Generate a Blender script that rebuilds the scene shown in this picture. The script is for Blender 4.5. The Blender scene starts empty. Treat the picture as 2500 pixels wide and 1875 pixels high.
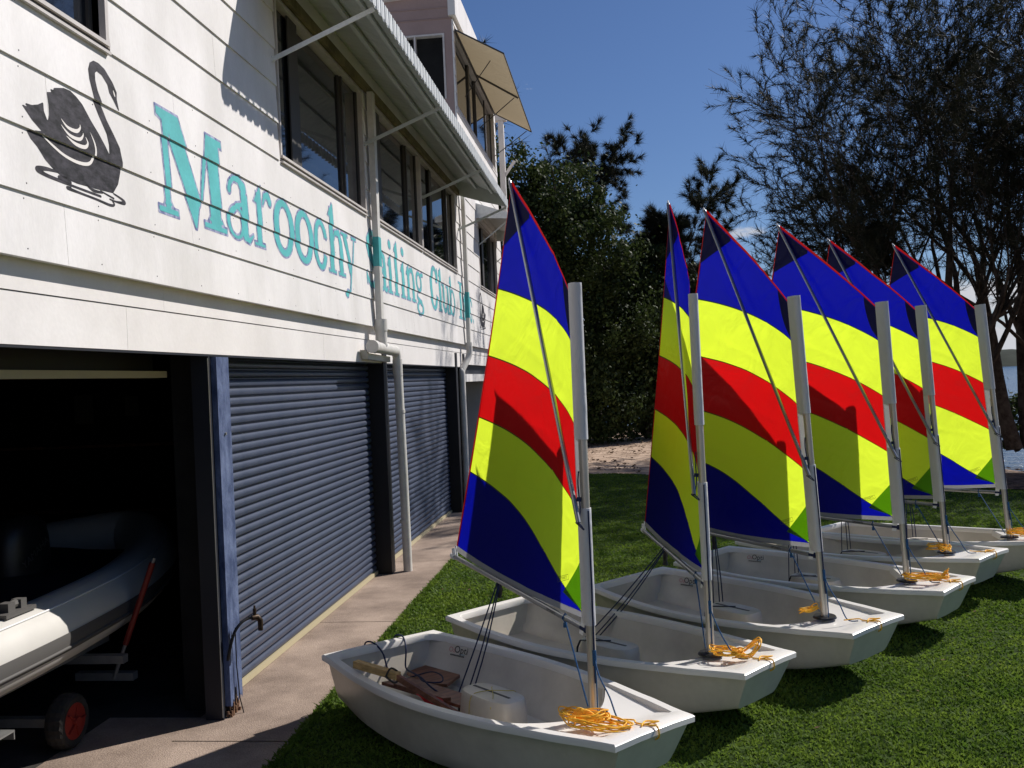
import bpy, math, random
import numpy as np
from mathutils import Vector, Matrix, noise, geometry
random.seed(7); np.random.seed(7)
R = math.radians
sc = bpy.context.scene
col = sc.collection

# ------------------------------------------------------------------ camera
cam_d = bpy.data.cameras.new('camera'); cam = bpy.data.objects.new('camera', cam_d); col.objects.link(cam)
FPX, CX, CY, HX, HY, ROLL, EYE = 2290., 1250., 937.5, 1508., 915., -.042, 2.05
dY = Vector(((HX-CX)/FPX, (CY-HY)/FPX, -1)).normalized()
up = Vector((ROLL, 1, 0)); up.z = -(up.x*dY.x+up.y*dY.y)/dY.z; dZ = up.normalized(); dX = dY.cross(dZ)
M3 = Matrix((dX, dY, dZ))
cam.matrix_world = Matrix.Translation((0, 0, EYE)) @ M3.to_4x4()
cam_d.sensor_width = 36; cam_d.lens = 36*FPX/2500; cam_d.clip_start = .05; cam_d.clip_end = 3000
sc.camera = cam
# ------------------------------------------------------------------ light
SUN = Vector((1, .82, 1.10)).normalized()
sun_d = bpy.data.lights.new('sun', 'SUN'); sun_d.energy = 4.7; sun_d.angle = R(.55); sun_d.color = (1, .95, .89)
sun = bpy.data.objects.new('sun', sun_d); col.objects.link(sun)
sun.rotation_euler = SUN.to_track_quat('Z', 'Y').to_euler(); sun.location = SUN*40
w = bpy.data.worlds.new('World'); sc.world = w; w.use_nodes = True
wn = w.node_tree.nodes; wl = w.node_tree.links; bg = wn['Background']
sky = wn.new('ShaderNodeTexSky'); sky.sky_type = 'NISHITA'; sky.sun_disc = False
sky.sun_elevation = math.asin(SUN.z); sky.sun_rotation = math.atan2(SUN.x, SUN.y)
sky.air_density = 1.0; sky.dust_density = .35; sky.ozone_density = 3.2
bg.inputs[1].default_value = .050
def cloud_world():
    tc = wn.new('ShaderNodeTexCoord'); sep = wn.new('ShaderNodeSeparateXYZ'); wl.new(tc.outputs['Generated'], sep.inputs[0])
    mp = wn.new('ShaderNodeMapping'); mp.inputs['Scale'].default_value = (9, 9, 26); wl.new(tc.outputs['Generated'], mp.inputs[0])
    nz = wn.new('ShaderNodeTexNoise'); nz.inputs['Scale'].default_value = 1.25; nz.inputs['Detail'].default_value = 9; nz.inputs['Roughness'].default_value = .62
    wl.new(mp.outputs[0], nz.inputs[0])
    # clouds are confined to a low band above the horizon and to one small puff
    band = wn.new('ShaderNodeMapRange'); band.inputs[1].default_value = .115; band.inputs[2].default_value = .03; wl.new(sep.outputs[2], band.inputs[0])
    dirn = (M3 @ Vector(((1815-CX)/FPX, (CY-566)/FPX, -1))).normalized()
    sub = wn.new('ShaderNodeVectorMath'); sub.operation = 'SUBTRACT'; wl.new(tc.outputs['Generated'], sub.inputs[0]); sub.inputs[1].default_value = dirn
    ml = wn.new('ShaderNodeVectorMath'); ml.operation = 'MULTIPLY'; wl.new(sub.outputs[0], ml.inputs[0]); ml.inputs[1].default_value = (24, 24, 78)
    ln = wn.new('ShaderNodeVectorMath'); ln.operation = 'LENGTH'; wl.new(ml.outputs[0], ln.inputs[0])
    puff = wn.new('ShaderNodeMapRange'); puff.inputs[1].default_value = 1.3; puff.inputs[2].default_value = .25; wl.new(ln.outputs['Value'], puff.inputs[0])
    mx = wn.new('ShaderNodeMath'); mx.operation = 'MAXIMUM'; wl.new(band.outputs[0], mx.inputs[0]); wl.new(puff.outputs[0], mx.inputs[1])
    sm = wn.new('ShaderNodeMath'); sm.operation = 'MULTIPLY_ADD'; wl.new(mx.outputs[0], sm.inputs[0]); sm.inputs[1].default_value = .34; wl.new(nz.outputs[0], sm.inputs[2])
    rp = wn.new('ShaderNodeMapRange'); rp.inputs[1].default_value = .68; rp.inputs[2].default_value = .80; wl.new(sm.outputs[0], rp.inputs[0])
    mix = wn.new('ShaderNodeMixRGB'); wl.new(rp.outputs[0], mix.inputs[0]); mix.inputs[2].default_value = (11, 11.2, 12, 1)
    tint = wn.new('ShaderNodeMixRGB'); tint.blend_type = 'MULTIPLY'; tint.inputs[0].default_value = 1; tint.inputs[2].default_value = (.86, 1.02, 1.34, 1)
    wl.new(sky.outputs[0], tint.inputs[1]); wl.new(tint.outputs[0], mix.inputs[1]); wl.new(mix.outputs[0], bg.inputs[0])
cloud_world()
sc.view_settings.view_transform = 'Standard'; sc.view_settings.look = 'None'
sc.view_settings.exposure = .15; sc.view_settings.gamma = 1; sc.view_settings.use_curve_mapping = False
sc.cycles.max_bounces = 10; sc.cycles.transmission_bounces = 8; sc.cycles.transparent_max_bounces = 12

# ------------------------------------------------------------------ materials
def mat(name, c, rough=.6, spec=.5, var=0., vscale=4., bump=0., bscale=60., metal=0., c2=None, stretch=None, ior=None, fine=0.):
    m = bpy.data.materials.new(name); m.use_nodes = True; n = m.node_tree.nodes; l = m.node_tree.links; b = n['Principled BSDF']
    b.inputs['Roughness'].default_value = rough; b.inputs['Specular IOR Level'].default_value = spec; b.inputs['Metallic'].default_value = metal
    if ior: b.inputs['IOR'].default_value = ior
    b.inputs['Base Color'].default_value = (*c, 1)
    tc = n.new('ShaderNodeTexCoord'); src = tc.outputs['Object']
    if stretch:
        mp = n.new('ShaderNodeMapping'); mp.inputs['Scale'].default_value = stretch; l.new(src, mp.inputs[0]); src = mp.outputs[0]
    if var > 0 or c2:
        nz = n.new('ShaderNodeTexNoise'); nz.inputs['Scale'].default_value = vscale; nz.inputs['Detail'].default_value = 8; nz.inputs['Roughness'].default_value = .62; l.new(src, nz.inputs[0])
        rp = n.new('ShaderNodeValToRGB'); l.new(nz.outputs[0], rp.inputs[0])
        a = tuple(x*(1-var) for x in c); d = c2 if c2 else tuple(min(1, x*(1+var)) for x in c)
        rp.color_ramp.elements[0].position = .36; rp.color_ramp.elements[1].position = .64
        rp.color_ramp.elements[0].color = (*a, 1); rp.color_ramp.elements[1].color = (*d, 1)
        out = rp.outputs[0]
        if fine > 0:
            nf = n.new('ShaderNodeTexNoise'); nf.inputs['Scale'].default_value = bscale; nf.inputs['Detail'].default_value = 4; l.new(src, nf.inputs[0])
            mr = n.new('ShaderNodeMapRange'); mr.inputs[1].default_value = .3; mr.inputs[2].default_value = .7; mr.inputs[3].default_value = 1-fine; mr.inputs[4].default_value = 1+fine; l.new(nf.outputs[0], mr.inputs[0])
            mm = n.new('ShaderNodeVectorMath'); mm.operation = 'SCALE'; l.new(out, mm.inputs[0]); l.new(mr.outputs[0], mm.inputs['Scale']); out = mm.outputs[0]
        l.new(out, b.inputs['Base Color'])
    if bump > 0:
        nb = n.new('ShaderNodeTexNoise'); nb.inputs['Scale'].default_value = bscale; nb.inputs['Detail'].default_value = 5; l.new(src, nb.inputs[0])
        bp = n.new('ShaderNodeBump'); bp.inputs['Strength'].default_value = bump; bp.inputs['Distance'].default_value = .01
        l.new(nb.outputs[0], bp.inputs['Height']); l.new(bp.outputs[0], b.inputs['Normal'])
    return m
def cloth(name, c, tc, t=.62, crease=True):
    """thin sailcloth: part diffuse, part translucent"""
    m = bpy.data.materials.new(name); m.use_nodes = True; n = m.node_tree.nodes; l = m.node_tree.links; n.clear()
    o = n.new('ShaderNodeOutputMaterial'); d = n.new('ShaderNodeBsdfDiffuse'); tr = n.new('ShaderNodeBsdfTranslucent'); mx = n.new('ShaderNodeMixShader')
    g = n.new('ShaderNodeBsdfGlossy'); g.inputs['Roughness'].default_value = .38; g.inputs[0].default_value = (.7, .7, .7, 1)
    mg = n.new('ShaderNodeMixShader'); mg.inputs[0].default_value = .018
    d.inputs[0].default_value = (*c, 1); tr.inputs[0].default_value = (*tc, 1); mx.inputs[0].default_value = t
    l.new(d.outputs[0], mx.inputs[1]); l.new(tr.outputs[0], mx.inputs[2]); l.new(mx.outputs[0], mg.inputs[1]); l.new(g.outputs[0], mg.inputs[2]); l.new(mg.outputs[0], o.inputs[0])
    tcn = n.new('ShaderNodeTexCoord')
    nb = n.new('ShaderNodeTexNoise'); nb.inputs['Scale'].default_value = 3.2; nb.inputs['Detail'].default_value = 3; nb.inputs['Distortion'].default_value = .8
    l.new(tcn.outputs['Object'], nb.inputs[0])
    bp = n.new('ShaderNodeBump'); bp.inputs['Strength'].default_value = .5; bp.inputs['Distance'].default_value = .05; l.new(nb.outputs[0], bp.inputs['Height'])
    for s in (d, tr, g): l.new(bp.outputs[0], s.inputs['Normal'])
    return m
WHITE = (.80, .765, .745)
m_board = mat('painted_fibro', (.70, .675, .65), .55, .4, .045, 1.3, .08, 50, c2=(.80, .775, .76), stretch=(1, 1.6, .7), fine=.03)
m_fascia = mat('painted_fascia', (.76, .725, .70), .55, .4, .05, 1.2, .08, 40, c2=(.82, .79, .77), fine=.02)
m_shadewall = mat('tower_white_shaded', (.34, .245, .225), .6, .3, .07, 1.5, .08, 50, fine=.03)  # white paint; the pinkish shade on the gable is put into the colour
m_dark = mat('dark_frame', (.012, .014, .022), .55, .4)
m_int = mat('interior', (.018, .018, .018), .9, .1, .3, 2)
m_navy = mat('navy_paint', (.0028, .0033, .006), .5, .4, .25, 5, .1, 40)
m_post = mat('blue_post_paint', (.062, .095, .215), .6, .35, .35, 6, .25, 60, c2=(.125, .165, .29), stretch=(2.2, 2.2, 1), fine=.12)
m_slat = mat('shutter_steel', (.046, .060, .102), .38, .5, .10, 3, .03, 30, c2=(.055, .068, .108), fine=.04)
m_alu = mat('window_aluminium', (.56, .52, .49), .45, .5, .1, 8)
m_alud = mat('dark_window_frame', (.055, .05, .045), .5, .5)
m_glass = mat('window_glass', (.010, .012, .016), .03, .75, ior=1.62)
m_pvc = mat('pvc_pipe', (.62, .60, .56), .42, .5, .1, 6, fine=.03, bump=.03)
m_awn = mat('awning_sheet', (.52, .55, .53), .5, .4, .07, 3, fine=.04, bump=.03)
m_awnw = mat('awning_valance', (.66, .68, .68), .5, .4, .10, 9, fine=.06)
m_awny = mat('old_timber_batten', (.20, .17, .085), .8, .2, .3, 6, bump=.2)
m_teal = mat('teal_letter_paint', (.10, .45, .455), .5, .4, .10, 5, fine=.05)
m_purple = mat('letter_outline_paint', (.13, .17, .42), .6, .3, .4, 20, c2=(.45, .47, .62))
m_tealpipe = mat('teal_pipe_paint', (.06, .36, .37), .5, .4, .15, 6)
m_swan = mat('black_swan_paint', (.014, .014, .018), .6, .25, .6, 14, c2=(.050, .046, .056), stretch=(1, 1, 2.2), fine=.2)
m_swanw = mat('white_feather_paint', (.74, .70, .66), .6, .3)
m_conc = mat('concrete', (.28, .212, .170), .9, .2, .16, 1.7, .6, 120, c2=(.42, .325, .262), fine=.18)
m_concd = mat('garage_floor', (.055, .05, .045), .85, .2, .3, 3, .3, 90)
m_ground = mat('turf_soil', (.030, .055, .010), .95, .1, .5, 16, .9, 90, c2=(.06, .10, .02), fine=.4)
m_sand = mat('sand', (.40, .28, .20), .95, .1, .28, 2.0, 1.0, 28, c2=(.56, .42, .31), fine=.25)
m_mulch = mat('leaf_mulch', (.085, .050, .032), .95, .1, .5, 9, 1.0, 45, c2=(.22, .13, .085), fine=.4)
m_litter = mat('dead_leaves', (.07, .042, .028), .9, .1, .5, 20, c2=(.20, .13, .08))
m_hull = mat('gelcoat_white_shaded', (.63, .575, .495), .32, .5, .07, 3.5, .0, c2=(.69, .635, .55), fine=.02, bscale=30)  # same gelcoat as the gunwale, darkened and warmed for its shaded sides
m_gunw = mat('gunwale_white', (.80, .77, .73), .28, .5, .02, 3)  # same gelcoat, left lighter where sun falls on rims and deck
m_spar = mat('anodised_spar', (.36, .36, .355), .33, .5, .06, 12, metal=.85)
m_mast = mat('mast_lower_tube', (.50, .47, .42), .36, .5, .05, 8, metal=.55)
m_black = mat('black_plastic', (.012, .012, .014), .4, .5)
m_blue = mat('blue_rope', (.012, .075, .20), .6, .3, .3, 90)
m_nav = mat('navy_rope', (.010, .020, .070), .65, .3, .3, 90)
m_orange = mat('yellow_orange_rope', (1., .46, .03), .5, .3, .1, 60, c2=(1., .60, .06))
m_red = mat('red_webbing', (.48, .012, .012), .6, .3, .2, 10)
m_brown = mat('varnished_ply', (.17, .062, .030), .45, .5, .3, 4, c2=(.27, .11, .06), stretch=(8, 1, 8))
m_wood = mat('pine_timber', (.55, .36, .15), .6, .3, .25, 5, stretch=(1, 10, 10))
m_bark = mat('casuarina_bark', (.045, .035, .028), .95, .1, .4, 6, 1., 25, c2=(.085, .07, .058))
m_rubber = mat('tyre_rubber', (.035, .033, .030), .85, .2, .3, 12, .3, 60)
m_redrim = mat('red_wheel_rim', (.24, .022, .014), .45, .5)
m_galv = mat('galvanised_steel', (.33, .33, .32), .45, .5, .15, 8, metal=.6)
m_hyp = mat('inflatable_fabric', (.60, .58, .54), .5, .4, .03, 4)
m_hypg = mat('grey_rub_strake', (.11, .105, .10), .6, .3)
m_brass = mat('weathered_brass', (.055, .034, .02), .5, .5, .4, 20, metal=.6)
m_white = mat('white_tape', (.80, .80, .80), .6, .3)
m_plastic = mat('plastic_bag', (.75, .75, .76), .35, .5)
m_cream = mat('cream_bar', (.46, .40, .26), .6, .3)
m_print = mat('black_print', (.012, .012, .012), .6, .2); m_pink = mat('pink_print', (.62, .25, .24), .6, .2); m_tprint = mat('teal_print', (.05, .25, .35), .6, .2)
m_label = mat('label_print', (.10, .13, .02), .6, .2)
m_far = mat('far_shore_trees', (.030, .040, .030), .95, .1, .4, .05, c2=(.05, .06, .045))
c_blue = cloth('sailcloth_blue', (.002, .003, .045), (.002, .004, .31), .66)
c_yel = cloth('sailcloth_fluoro_yellow', (.36, .54, .016), (.80, 1., .045), .66)
c_red = cloth('sailcloth_red', (.20, .003, .004), (.64, .005, .006), .66)
c_sleeve = cloth('white_sleeve_cloth', (.70, .70, .72), (.5, .5, .52), .18)
c_patchb = cloth('blue_corner_patch', (.006, .006, .022), (.03, .03, .12), .35)
c_patchg = cloth('green_corner_patch', (.07, .22, .015), (.20, .48, .04), .45)
c_seam = cloth('dark_seam', (.05, .07, .02), (.10, .13, .03), .4)
c_tape = cloth('red_edge_tape', (.50, .012, .016), (.5, .01, .01), .4)
c_foot = cloth('clear_foot_tape', (.36, .36, .38), (.28, .28, .30), .4)
m_canvas = cloth('tower_awning_canvas', (.46, .40, .30), (.34, .27, .17), .35)
def leafmat(name, c, c2, t=.35, scale=.6):
    m = bpy.data.materials.new(name); m.use_nodes = True; n = m.node_tree.nodes; l = m.node_tree.links; n.clear()
    o = n.new('ShaderNodeOutputMaterial'); d = n.new('ShaderNodeBsdfPrincipled'); d.inputs['Roughness'].default_value = .6; d.inputs['Specular IOR Level'].default_value = .2
    tr = n.new('ShaderNodeBsdfTranslucent'); mx = n.new('ShaderNodeMixShader'); mx.inputs[0].default_value = t
    tc = n.new('ShaderNodeTexCoord'); nz = n.new('ShaderNodeTexNoise'); nz.inputs['Scale'].default_value = scale; nz.inputs['Detail'].default_value = 10; nz.inputs['Roughness'].default_value = .8
    rp = n.new('ShaderNodeValToRGB'); rp.color_ramp.elements[0].position = .4; rp.color_ramp.elements[1].position = .62
    rp.color_ramp.elements[0].color = (*c, 1); rp.color_ramp.elements[1].color = (*c2, 1)
    l.new(tc.outputs['Object'], nz.inputs[0]); l.new(nz.outputs[0], rp.inputs[0]); l.new(rp.outputs[0], d.inputs['Base Color']); l.new(rp.outputs[0], tr.inputs[0])
    l.new(d.outputs[0], mx.inputs[1]); l.new(tr.outputs[0], mx.inputs[2]); l.new(mx.outputs[0], o.inputs[0]); return m
m_grass = leafmat('grass_blades', (.080, .150, .018), (.20, .285, .042), .45, 2.2)
m_needle = leafmat('casuarina_needles', (.014, .018, .009), (.036, .038, .020), .22)
m_leaf = leafmat('broad_leaves', (.020, .036, .010), (.070, .095, .024), .28, 1.5)
m_water = mat('river_water', (.035, .075, .13), .16, .6, .25, .05, ior=1.33)
_n = m_water.node_tree.nodes; _l = m_water.node_tree.links
_tc = _n.new('ShaderNodeTexCoord'); _mp = _n.new('ShaderNodeMapping'); _mp.inputs['Scale'].default_value = (1, 1, 1); _nz = _n.new('ShaderNodeTexNoise'); _nz.inputs['Scale'].default_value = 2.2; _nz.inputs['Detail'].default_value = 6
_l.new(_tc.outputs['Object'], _mp.inputs[0]); _l.new(_mp.outputs[0], _nz.inputs[0]); _b = _n.new('ShaderNodeBump'); _b.inputs['Strength'].default_value = .9; _b.inputs['Distance'].default_value = .25
_l.new(_nz.outputs[0], _b.inputs['Height']); _l.new(_b.outputs[0], _n['Principled BSDF'].inputs['Normal'])

# ------------------------------------------------------------------ mesh helpers
class MB:
    def __init__(s): s.v = []; s.f = []; s.mi = []
    def add(s, vs, fs, mi=0):
        o = len(s.v); s.v += [tuple(p) for p in vs]; s.f += [tuple(i+o for i in f) for f in fs]; s.mi += [mi]*len(fs); return s
    def box(s, x0, x1, y0, y1, z0, z1, mi=0):
        return s.add([(x0,y0,z0),(x1,y0,z0),(x1,y1,z0),(x0,y1,z0),(x0,y0,z1),(x1,y0,z1),(x1,y1,z1),(x0,y1,z1)],
                     [(0,3,2,1),(4,5,6,7),(0,1,5,4),(1,2,6,5),(2,3,7,6),(3,0,4,7)], mi)
    def bar(s, a, b, w_, h_, upv=(0,0,1), mi=0):
        a = Vector(a); b = Vector(b); d = (b-a).normalized(); u = Vector(upv)
        if abs(d.dot(u)) > .95: u = Vector((1,0,0))
        r = d.cross(u).normalized(); u = r.cross(d)
        vs = [p + r*sx*w_/2 + u*sz*h_/2 for p in (a, b) for sx, sz in ((-1,-1),(1,-1),(1,1),(-1,1))]
        return s.add(vs, [(3,2,1,0),(4,5,6,7),(0,1,5,4),(1,2,6,5),(2,3,7,6),(3,0,4,7)], mi)
    def tube(s, pts, r, n=8, cap=True, mi=0):
        pts = [Vector(p) for p in pts]; k = len(pts); rs = r if isinstance(r, (list, tuple)) else [r]*k
        vs = []; prev = None
        for i, p in enumerate(pts):
            t = (pts[min(i+1, k-1)]-pts[max(i-1, 0)])
            t = t.normalized() if t.length > 1e-9 else Vector((0,0,1))
            if prev is None:
                u = Vector((0,0,1)) if abs(t.z) < .9 else Vector((1,0,0)); u = (u - t*u.dot(t)).normalized()
            else:
                u = prev - t*prev.dot(t); u = u.normalized() if u.length > 1e-6 else prev
            prev = u; q = t.cross(u)
            for j in range(n):
                a = 2*math.pi*j/n; vs.append(p+(u*math.cos(a)+q*math.sin(a))*rs[i])
        fs = [(i*n+j, i*n+(j+1) % n, (i+1)*n+(j+1) % n, (i+1)*n+j) for i in range(k-1) for j in range(n)]
        if cap: fs += [tuple(range(n-1, -1, -1)), tuple((k-1)*n+j for j in range(n))]
        return s.add(vs, fs, mi)
    def prism(s, poly, axis, a, b, mi=0):
        """poly: list of 2d points in the two other axes, extruded a..b along axis"""
        n = len(poly)
        def P(p, t):
            q = list(p); q.insert(axis, t); return q
        vs = [P(p, a) for p in poly]+[P(p, b) for p in poly]
        return s.add(vs, [tuple(range(n-1, -1, -1)), tuple(range(n, 2*n))]+[(i, (i+1) % n, n+(i+1) % n, n+i) for i in range(n)], mi)
    def grid(s, f, nu, nv, mi=0):
        vs = [f(i/nu, j/nv) for i in range(nu+1) for j in range(nv+1)]
        return s.add(vs, [(i*(nv+1)+j, (i+1)*(nv+1)+j, (i+1)*(nv+1)+j+1, i*(nv+1)+j+1) for i in range(nu) for j in range(nv)], mi)
    def mesh(s, name, mats, smooth=None):
        me = bpy.data.meshes.new(name); me.from_pydata(s.v, [], s.f)
        for m in (mats if isinstance(mats, (list, tuple)) else [mats]): me.materials.append(m)
        me.polygons.foreach_set('material_index', s.mi); me.update()
        if smooth is not None:
            me.polygons.foreach_set('use_smooth', [True]*len(me.polygons))
            if smooth < 180: me.set_sharp_from_angle(angle=R(smooth))
        return me
    def build(s, name, mats, parent=None, smooth=None, label=None, recalc=False):
        me = s.mesh(name, mats, smooth)
        if recalc:
            import bmesh
            bm = bmesh.new(); bm.from_mesh(me); bmesh.ops.recalc_face_normals(bm, faces=bm.faces); bm.to_mesh(me); bm.free()
        return link(name, me, parent, label)
def link(name, me, parent=None, label=None):
    o = bpy.data.objects.new(name, me); col.objects.link(o)
    if parent: o.parent = parent
    if label: o['label'] = label
    return o
def tag(o, label, cat, group=None, kind=None):
    o['label'] = label; o['category'] = cat
    if group: o['group'] = group
    if kind: o['kind'] = kind
    return o
def thing(name, label, cat, loc=(0,0,0), rot=(0,0,0), group=None):
    o = bpy.data.objects.new(name, None); o.empty_display_size = .2; col.objects.link(o); o.location = loc; o.rotation_euler = rot
    return tag(o, label, cat, group)
def struct(o): o['kind'] = 'structure'; return o
def np_mesh(name, V, F, m, parent=None):
    """V (n,3) float array, F (m,k) int array of equal-sized faces"""
    me = bpy.data.meshes.new(name); k = F.shape[1]
    me.vertices.add(len(V)); me.vertices.foreach_set('co', V.astype(np.float32).ravel())
    me.loops.add(F.size); me.loops.foreach_set('vertex_index', F.astype(np.int32).ravel())
    me.polygons.add(len(F)); me.polygons.foreach_set('loop_start', np.arange(0, F.size, k, dtype=np.int32)); me.polygons.foreach_set('loop_total', np.full(len(F), k, dtype=np.int32))
    me.materials.append(m); me.update(); me.validate()
    return link(name, me, parent)
def spline(pts, k=6, closed=False):
    P = [Vector(p) for p in pts]; n = len(P); out = []
    rng = range(n) if closed else range(n-1)
    for i in rng:
        g = (lambda q: P[q % n]) if closed else (lambda q: P[max(0, min(n-1, q))])
        p0, p1, p2, p3 = g(i-1), g(i), g(i+1), g(i+2)
        for j in range(k):
            t = j/k; out.append(.5*((2*p1)+(p2-p0)*t+(2*p0-5*p1+4*p2-p3)*t*t+(3*p1-p0-3*p2+p3)*t**3))
    if not closed: out.append(P[-1])
    return out
_textcache = {}
def text_obj(name, s, size, m, parent, matrix, label=None, sx=1.):
    """flat print: outline of Blender's own built-in font turned into a mesh"""
    if (s, m.name) not in _textcache:
        cu = bpy.data.curves.new('t', 'FONT'); cu.body = s; cu.size = 1; cu.align_x = 'CENTER'; cu.align_y = 'CENTER'; cu.resolution_u = 3
        ob = bpy.data.objects.new('t', cu); col.objects.link(ob); dg = bpy.context.evaluated_depsgraph_get()
        me = bpy.data.meshes.new_from_object(ob.evaluated_get(dg)); bpy.data.objects.remove(ob); me.materials.clear(); me.materials.append(m); _textcache[(s, m.name)] = me
    o = link(name, _textcache[(s, m.name)], parent, label); o.matrix_local = matrix @ Matrix.Diagonal((size*sx, size, size, 1)); return o
def frame_matrix(p, xdir, ydir):
    x = Vector(xdir).normalized(); y = Vector(ydir); y = (y-x*y.dot(x)).normalized(); z = x.cross(y)
    return Matrix.Translation(p) @ Matrix((x, y, z)).transposed().to_4x4()

# ------------------------------------------------------------------ the ground
WX = -2.46        # plane of the painted weatherboards
EDGE = -1.97      # edge between concrete and lawn
def lawn_edge(x): return 19.75 - .66*max(0, x+.2)
def ground_z(x, y):
    d = y - lawn_edge(x)
    if d < 0: return 0.
    e = max(0, y-(46-3.6*max(0, x)))
    return -.016*d - .05*e + .05*noise.noise(Vector((x*.5, y*.5, 0)))*min(1, d)
lawn = MB().box(EDGE-.01, 26, -4, 8.5, -.3, -.004)
# lawn sheet follows the sand edge
lawn = MB(); xs = np.linspace(EDGE-.01, 30, 60)
for i in range(len(xs)-1):
    a, b = xs[i], xs[i+1]; lawn.add([(a, -6, -.004), (b, -6, -.004), (b, max(lawn_edge(b), 2)+.15*noise.noise(Vector((b*2, 0, 0))), -.004), (a, max(lawn_edge(a), 2)+.15*noise.noise(Vector((a*2, 0, 0))), -.004)], [(0, 1, 2, 3)])
struct(lawn.build('lawn', m_ground))
N = 110; gx = np.linspace(-30, 60, N); gy = np.linspace(-6, 70, N)
sd = MB(); V_ = []
for x in gx:
    for y in gy:
        inl = x > EDGE-.2 and y < lawn_edge(x)
        V_.append((x, y, -.03 if inl or x < EDGE else min(-.012, ground_z(x, y)-.012)))
sd.add(V_, [(i*N+j, (i+1)*N+j, (i+1)*N+j+1, i*N+j+1) for i in range(N-1) for j in range(N-1)])
struct(sd.build('sand', m_sand, smooth=180))
# brown mulch strip at the lawn's far right edge
mu = MB()
def mulch_f(u, v):
    x = 2.6+u*8; y = lawn_edge(x)-.25+v*(2.3+.5*math.sin(x*2)); return (x, y, .012+.05*math.sin(math.pi*v)+.03*noise.noise(Vector((x*2, y*2, 3))))
mu.grid(mulch_f, 40, 10); struct(mu.build('mulch_bed', m_mulch, smooth=180))
struct(MB().add([(-400, 30, -.62), (700, 12, -.62), (700, 900, -.62), (-400, 900, -.62)], [(0, 1, 2, 3)]).build('river', m_water))
struct(MB().add([(-900, -300, -2.2), (900, -300, -2.2), (900, 1400, -2.2), (-900, 1400, -2.2)], [(0, 1, 2, 3)]).build('riverbed', m_sand))
fs = MB(); prevx = None
def far_f(u, v):
    x = -300+u*900; h = 5+3.5*noise.noise(Vector((x*.02, 1, 0)))+1.6*noise.noise(Vector((x*.11, 4, 0)))
    return (x, 330-v*18*(1-v)*0+v*30, -.7+h*math.sin(v*math.pi/2)+.8*noise.noise(Vector((x*.3, v*9, 0)))*v)
fs.grid(far_f, 260, 5); struct(fs.build('far_shore', m_far, smooth=180))

# concrete path: one slab per bay, joints between
path = MB().box(-2.70, EDGE, -6, 24, -.25, -.008).build('path', m_conc); struct(path)
ys = [-6, -3.2, .1, 2.9, 5.25, 7.92, 10.6, 13.4, 16.2, 19.1, 22, 24]
for a, b in zip(ys[:-1], ys[1:]):
    g = MB(); n = 26
    ex = [EDGE+.018*noise.noise(Vector((0, (a+(b-a)*i/n)*3.1, 0)))+.010*noise.noise(Vector((0, (a+(b-a)*i/n)*14, 5))) for i in range(n+1)]
    g.grid(lambda u, v: (-2.70+(ex[int(round(u*n))]+2.70)*v, a+.006+(b-a-.012)*u, .002), n, 2)
    g.grid(lambda u, v: (ex[int(round(u*n))], a+.006+(b-a-.012)*u, .002-.08*v), n, 1)
    g.build('slab', m_conc, path)
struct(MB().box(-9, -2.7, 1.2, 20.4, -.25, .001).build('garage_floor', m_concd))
struct(MB().box(-3.3, -2.7, 1.9, 5.63, -.2, .0035).build('door_apron', m_conc))

# grass blades
def make_grass():
    rng = np.random.default_rng(3); out = []
    for (y0, y1, dens) in ((1.6, 4.2, 5200), (4.2, 6.5, 5000), (6.5, 9, 3200), (9, 13, 1500), (13, 20, 600)):
        x1 = min(9.5, .62*y1+.8); A = (x1-EDGE)*(y1-y0); n = int(A*dens)
        x = EDGE+rng.random(n)*(x1-EDGE); y = y0+rng.random(n)*(y1-y0)
        k = (x < .47*y+.9) & (y < 19.7-.66*np.maximum(0, x+.2)) & (x > -.2*y-1.2)
        out.append(np.stack([x[k], y[k]], 1))
    P = np.concatenate(out)
    ye = 3+rng.random(9000)*16; P = np.concatenate([P, np.stack([EDGE-.02+.05*rng.random(9000), ye], 1)])   # shaggy edge on the concrete
    n = len(P); d = np.hypot(P[:, 0], P[:, 1]); h = (.009+.017*rng.random(n))*(1+.25*np.sin(P[:, 0]*3.1)*np.sin(P[:, 1]*2.3))
    h[-9000:] *= 1.5
    wd = .0026+.0009*d; a = rng.random(n)*6.283; a2 = rng.random(n)*6.283; lean = .35+.9*rng.random(n)
    B = np.stack([P[:, 0], P[:, 1], np.full(n, -.006)], 1)
    s = np.stack([np.cos(a), np.sin(a), np.zeros(n)], 1)*wd[:, None]
    t = B+np.stack([np.cos(a2)*lean*h, np.sin(a2)*lean*h, h], 1)
    mdl = B+np.stack([np.cos(a2)*lean*h*.3, np.sin(a2)*lean*h*.3, h*.6], 1)
    V = np.concatenate([B-s, B+s, mdl+s*.7, mdl-s*.7, t]); i = np.arange(n)
    F = np.concatenate([np.stack([i, i+n, i+2*n], 1), np.stack([i, i+2*n, i+3*n], 1), np.stack([i+3*n, i+2*n, i+4*n], 1)])
    o = np_mesh('grass', V, F, m_grass); tag(o, 'short green turf growing over the lawn between path and sand', 'grass', kind='stuff')
make_grass()
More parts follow.
